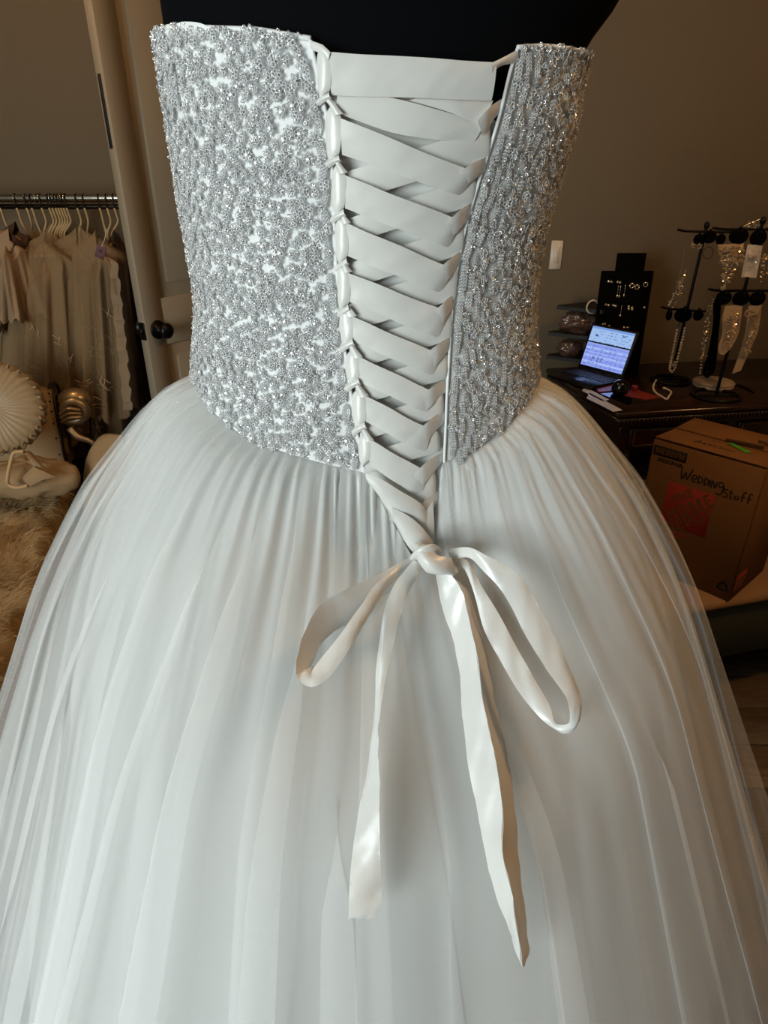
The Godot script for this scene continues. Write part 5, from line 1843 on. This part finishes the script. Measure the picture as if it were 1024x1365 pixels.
	var t6 := thing("velvet_scarf", "black velvet scarf hanging from the left end of the front stand's lower bar", "scarf", at(948, 455, fs))
	o = t6.position
	part("strap", band([at(950, 398, fs) - o, at(951, 425, fs) - o, at(947, 455, fs) - o, at(941, 480, fs) - o, at(937, 496, fs) - o, at(940, 503, fs) - o], [at(962, 400, fs) - o, at(960, 428, fs) - o, at(957, 460, fs) - o, at(955, 485, fs) - o, at(952, 496, fs) - o, at(944, 504, fs) - o], 6, 0.006, 5, 0.006), M.velvet_black, t6)
	part("buckle", ring(0.009, 0.0022, 16, 6), M.black_metal, t6, at(944, 498, fs - 0.012) - o, Vector3(PI / 2, 0, 0))
	var t7 := thing("crystal_strand", "long strand of clear crystals hanging beside the black velvet scarf", "necklace", at(944, 450, fs - 0.01))
	o = t7.position
	var fz := fs - 0.012
	part("crystals", join([[string_of([at(952, 396, fz) - o, at(947, 420, fz) - o, at(944, 445, fz) - o, at(938, 470, fz) - o, at(933, 500, fz) - o], 0.0050, 0.0085, gem), Transform3D()], [cluster([at(943, 408, fz) - o, at(950, 408, fz) - o, at(934, 480, fz) - o, at(941, 480, fz) - o], 46, 0.0054, gem, 0.005), Transform3D()]]), M.rhinestone, t7)
	part("thread", tube([at(952, 392, fz) - o, at(946, 425, fz) - o, at(938, 470, fz) - o, at(933, 499, fz) - o], 0.001, 5), M.gold_chain, t7)
	# lace garters
	var fg := f2 - 0.02
	var t8 := thing("lace_garter", "ivory lace garter with crystals under the middle of the front stand", "garter", at(976, 440, fg))
	o = t8.position
	part("lace", band([at(967, 408, fg) - o, at(963, 425, fg) - o, at(963, 445, fg) - o, at(958, 462, fg) - o, at(959, 472, fg) - o], [at(990, 406, fg) - o, at(988, 428, fg) - o, at(984, 446, fg) - o, at(976, 462, fg) - o, at(966, 473, fg) - o], 8, 0.012, 6, 0.004), M.ivory_lace, t8)
	part("crystals", cluster([at(972, 415, fg - 0.022) - o, at(984, 415, fg - 0.022) - o, at(968, 458, fg - 0.018) - o, at(980, 458, fg - 0.018) - o], 38, 0.0048, gem, 0.004), M.rhinestone, t8)
	var t9 := thing("lace_garter", "ivory lace garter with a satin bow, right of the front stand's pole", "garter", at(1000, 440, fg))
	o = t9.position
	part("lace", band([at(998, 408, fg) - o, at(994, 440, fg) - o, at(986, 470, fg) - o, at(976, 498, fg) - o], [at(1016, 406, fg) - o, at(1011, 440, fg) - o, at(1002, 462, fg) - o, at(988, 494, fg) - o], 8, 0.010, 6, 0.004), M.ivory_lace, t9)
	part("satin_band", band([at(1010, 408, fg - 0.02) - o, at(1003, 430, fg - 0.022) - o, at(993, 456, fg - 0.02) - o], [at(1016, 408, fg - 0.02) - o, at(1009, 432, fg - 0.022) - o, at(999, 458, fg - 0.02) - o], 4, 0.003, 5, 0.003), M.cushion_satin, t9)
	part("bow", join([[ring(0.011, 0.0036, 16, 6), Transform3D(Basis(Vector3.RIGHT, PI / 2) * Basis(Vector3.UP, 0.5), at(998, 418, fg - 0.03) - o)], [ring(0.010, 0.0036, 16, 6), Transform3D(Basis(Vector3.RIGHT, PI / 2 + 0.4), at(1005, 422, fg - 0.03) - o)]]), M.cushion_satin, t9)
	part("crystals", cluster([at(1004, 430, fg - 0.024) - o, at(1012, 430, fg - 0.024) - o, at(990, 470, fg - 0.02) - o, at(1000, 470, fg - 0.02) - o], 36, 0.0050, gem, 0.004), M.rhinestone, t9)


# ---------------------------------------------------------------- carton and bench
func stroke(points: Array, r: float, scale_: float) -> Array:
	# a pen stroke lying on the face (x right, y up), as flattened tubes
	var list := []
	for line in points:
		var pts := []
		for q in line:
			pts.append(Vector3(q[0] * scale_, q[1] * scale_, 0))
		list.append([tube(smooth_path(pts, 4), r, 6), Transform3D(Basis().scaled(Vector3(1, 1, 0.12)), Vector3.ZERO)])
	return list


func lettering(text: String, height: float, bold := true) -> TextMesh:
	var t := TextMesh.new()
	var f := SystemFont.new()
	f.font_names = PackedStringArray(["Droid Sans"])
	f.font_weight = 700 if bold else 400
	t.font = f
	t.text = text
	t.font_size = 64
	t.pixel_size = height / 46.0
	t.depth = 0.0012
	t.curve_step = 2.0
	return t


func make_box_and_bench() -> void:
	# the corner of the carton nearest to the camera, and its two sides
	var bottom := 0.39
	var high := 0.41
	var near := Vector3(0.988, bottom, -1.512)
	var far := Vector3(0.783, bottom, -1.743)
	var along_ := (near - far)
	var w := along_.length()
	var turn := atan2(-along_.z, along_.x)
	var dp := 0.25
	# local x runs along the written face to the near corner, local z out of that face
	var c := thing("cardboard_box", "brown cardboard moving box with handwritten words and an orange square print", "box", far, turn)
	var th := 0.005
	part("shell", join([[box(Vector3(w, high, th), 0.002), at_t(w / 2, high / 2, -th / 2)], [box(Vector3(w, high, th), 0.002), at_t(w / 2, high / 2, -dp + th / 2)], [box(Vector3(th, high, dp), 0.002), at_t(th / 2, high / 2, -dp / 2)], [box(Vector3(th, high, dp), 0.002), at_t(w - th / 2, high / 2, -dp / 2)], [box(Vector3(w, th, dp), 0.002), at_t(w / 2, th / 2, -dp / 2)]]), M.cardboard, c)
	var fa := part("flap", box(Vector3(w - 0.004, 0.004, dp * 0.5 - 0.003), 0.0015), M.cardboard, c, Vector3(w / 2, high + 0.004, -dp * 0.25), Vector3(-0.035, 0, 0))
	part("flap", box(Vector3(w - 0.004, 0.004, dp * 0.5 - 0.003), 0.0015), M.cardboard, c, Vector3(w / 2, high + 0.006, -dp * 0.75), Vector3(0.03, 0, 0))
	part("flap", box(Vector3(0.13, 0.004, dp - 0.02), 0.0015), M.cardboard, c, Vector3(0.068, high - 0.002, -dp / 2))
	part("flap", box(Vector3(0.13, 0.004, dp - 0.02), 0.0015), M.cardboard, c, Vector3(w - 0.068, high - 0.002, -dp / 2))
	part("torn_lip", box(Vector3(0.10, 0.016, 0.006), 0.002), M.cardboard, c, Vector3(0.20, high + 0.012, -dp * 0.5), Vector3(0.5, 0.1, 0.05))
	part("torn_lip", box(Vector3(0.12, 0.018, 0.005), 0.002), M.cardboard, c, Vector3(w - 0.03, high + 0.012, -dp * 0.62), Vector3(0.3, -0.2, 0.04))
	part("green_tape", box(Vector3(0.075, 0.0012, 0.016), 0.0004), M.tape_green, c, Vector3(0.20, high + 0.0075, -dp * 0.36), Vector3(0, -0.5, 0))
	# print on the written face; local units are metres
	var f := 0.0006
	var k := Node3D.new()
	part("black_label", box(Vector3(0.098, 0.030, 0.0008), 0.0003), M.print_black, c, Vector3(0.054, high - 0.030, f))
	var cut := lettering("MEDIUM", 0.015)
	part("lettering", cut, M.cardboard, c, Vector3(0.055, high - 0.030, f + 0.0006))
	part("lettering", lettering("MEDIANA", 0.0115), M.print_black, c, Vector3(0.060, high - 0.056, f))
	# orange square tilted print with stencil words
	var sq := part("orange_print", box(Vector3(0.134, 0.134, 0.0008), 0.0003), M.print_orange, c, Vector3(0.135, high - 0.178, f))
	for q in [["THE", 0.026, -0.018, 0.036], ["HOME", 0.036, 0.006, 0.006], ["DEPOT", 0.034, 0.012, -0.034]]:
		part("stencil_word", lettering(q[0], q[1]), M.cardboard, sq, Vector3(q[2], q[3], 0.0006), Vector3(0, 0, 0.70))
	part("small_print", join([[box(Vector3(0.075, 0.006, 0.0008), 0.0002), at_t(0.118, high - 0.262, f)], [box(Vector3(0.05, 0.005, 0.0008), 0.0002), at_t(0.110, high - 0.275, f)]]), M.print_orange, c)
	part("small_print", join([[box(Vector3(0.05, 0.003, 0.0008), 0.0002), at_t(0.10, 0.062, f)], [box(Vector3(0.044, 0.003, 0.0008), 0.0002), at_t(0.10, 0.053, f)]]), M.print_black, c)
	# handwriting
	var s := 0.0235
	var words := [
		[[0.0, 1.6], [0.25, 0.0], [0.62, 1.0], [0.85, 0.1], [1.35, 1.55]],
		[[1.45, 0.45], [1.95, 0.55], [1.8, 0.95], [1.5, 0.75], [1.5, 0.2], [1.95, 0.1]],
		[[2.2, 1.0], [2.2, 0.1]], [[2.05, 1.0], [2.6, 0.85], [2.65, 0.4], [2.15, 0.05]],
		[[2.95, 1.0], [2.95, 0.1]], [[2.85, 1.0], [3.3, 0.85], [3.35, 0.4], [2.9, 0.05]],
		[[3.55, 0.95], [3.55, 0.1]],
		[[3.8, 0.05], [3.82, 0.95], [4.25, 0.1], [4.3, 0.95]],
		[[5.1, 0.95], [4.7, 1.0], [4.55, 0.6], [4.85, 0.4], [5.15, 0.75], [5.1, -0.2], [4.75, -0.55], [4.45, -0.4]],
		[[5.75, 0.35], [5.35, 0.4], [5.3, 0.05], [5.7, -0.15], [5.75, -0.5], [5.25, -0.6]],
		[[6.1, 0.5], [6.1, -0.5], [6.35, -0.5]], [[5.9, 0.15], [6.4, 0.15]],
		[[6.85, 0.0], [6.6, -0.1], [6.6, -0.4], [6.9, -0.45], [7.0, -0.15], [6.85, 0.0]],
		[[7.75, 0.6], [7.45, 0.65], [7.4, -0.5]], [[7.2, 0.05], [7.7, 0.1]],
		[[8.4, 0.6], [8.1, 0.65], [8.05, -0.5]], [[7.9, 0.05], [8.35, 0.1]],
		[[8.65, -0.45], [8.7, -0.47], [8.72, -0.5]], [[9.0, -0.45], [9.05, -0.47], [9.07, -0.5]]]
	part("handwriting", join(stroke(words, 0.0021, s)), M.print_black, c, Vector3(0.096, high - 0.092, f + 0.0005))
	# writing on the top flap
	part("handwriting", join(stroke([[[0, 0], [0.4, 1.0], [0.5, 0.1]], [[0.8, 0.3], [1.2, 0.5], [1.0, 0.0]], [[1.5, 0.8], [1.6, 0.1], [2.0, 0.4], [2.3, 0.1]], [[2.7, 0.6], [2.8, 0.1], [3.2, 0.5], [3.5, 0.2], [4.2, 0.3]]], 0.0018, 0.026)), M.print_black, fa, Vector3(-0.06, 0.0028, 0.02), Vector3(-PI / 2, 0, 0))
	# recycling mark: three bent arrows
	var arrows := []
	for a in 3:
		var t := Transform3D(Basis(Vector3(0, 0, 1), TAU * a / 3), Vector3.ZERO)
		var bent := slab([Vector2(-0.012, -0.004), Vector2(-0.004, -0.017), Vector2(0.004, -0.017), Vector2(0.009, -0.009), Vector2(0.012, -0.011), Vector2(0.011, -0.001), Vector2(0.002, -0.005), Vector2(0.005, -0.007), Vector2(0.001, -0.012), Vector2(-0.001, -0.012), Vector2(-0.006, -0.002)], 0.0008)
		arrows.append([bent, t * Transform3D(Basis(Vector3.RIGHT, PI / 2), Vector3.ZERO)])
	part("recycling_mark", join(arrows), M.print_black, c, Vector3(w - 0.026, 0.040, f))
	# a second orange print at the corner of the side face
	var side := part("orange_print", box(Vector3(0.0008, 0.060, 0.070), 0.0003), M.print_orange, c, Vector3(w + f, 0.052, -0.045))
	part("stencil_word", lettering("HOME", 0.020), M.cardboard, side, Vector3(0.0006, 0.006, 0.0), Vector3(0, PI / 2, 0.0))
	part("stencil_word", lettering("DEPOT", 0.018), M.cardboard, side, Vector3(0.0006, -0.014, 0.0), Vector3(0, PI / 2, 0.0))
	k.free()
	# low bench that carries the carton
	var be := thing("bench", "low dark green bench with a padded tan top under the cardboard box", "bench", Vector3(0.76, 0, -1.452), 0.26)
	part("pad", box(Vector3(1.10, 0.03, 0.58), 0.011), M.bench_tan, be, Vector3(0.55, 0.375, -0.29))
	part("body", box(Vector3(1.07, 0.20, 0.55), 0.006), M.bench_green, be, Vector3(0.55, 0.26, -0.29))
	for q in [[0.08, -0.07], [1.02, -0.07], [0.08, -0.51], [1.02, -0.51]]:
		part("foot", lathe([Vector2(0.0, 0.165), Vector2(0.026, 0.165), Vector2(0.024, 0.12), Vector2(0.018, 0.03), Vector2(0.022, 0.0), Vector2(0.0, 0.0)], 14), M.bench_green, be, Vector3(q[0], 0, q[1]))
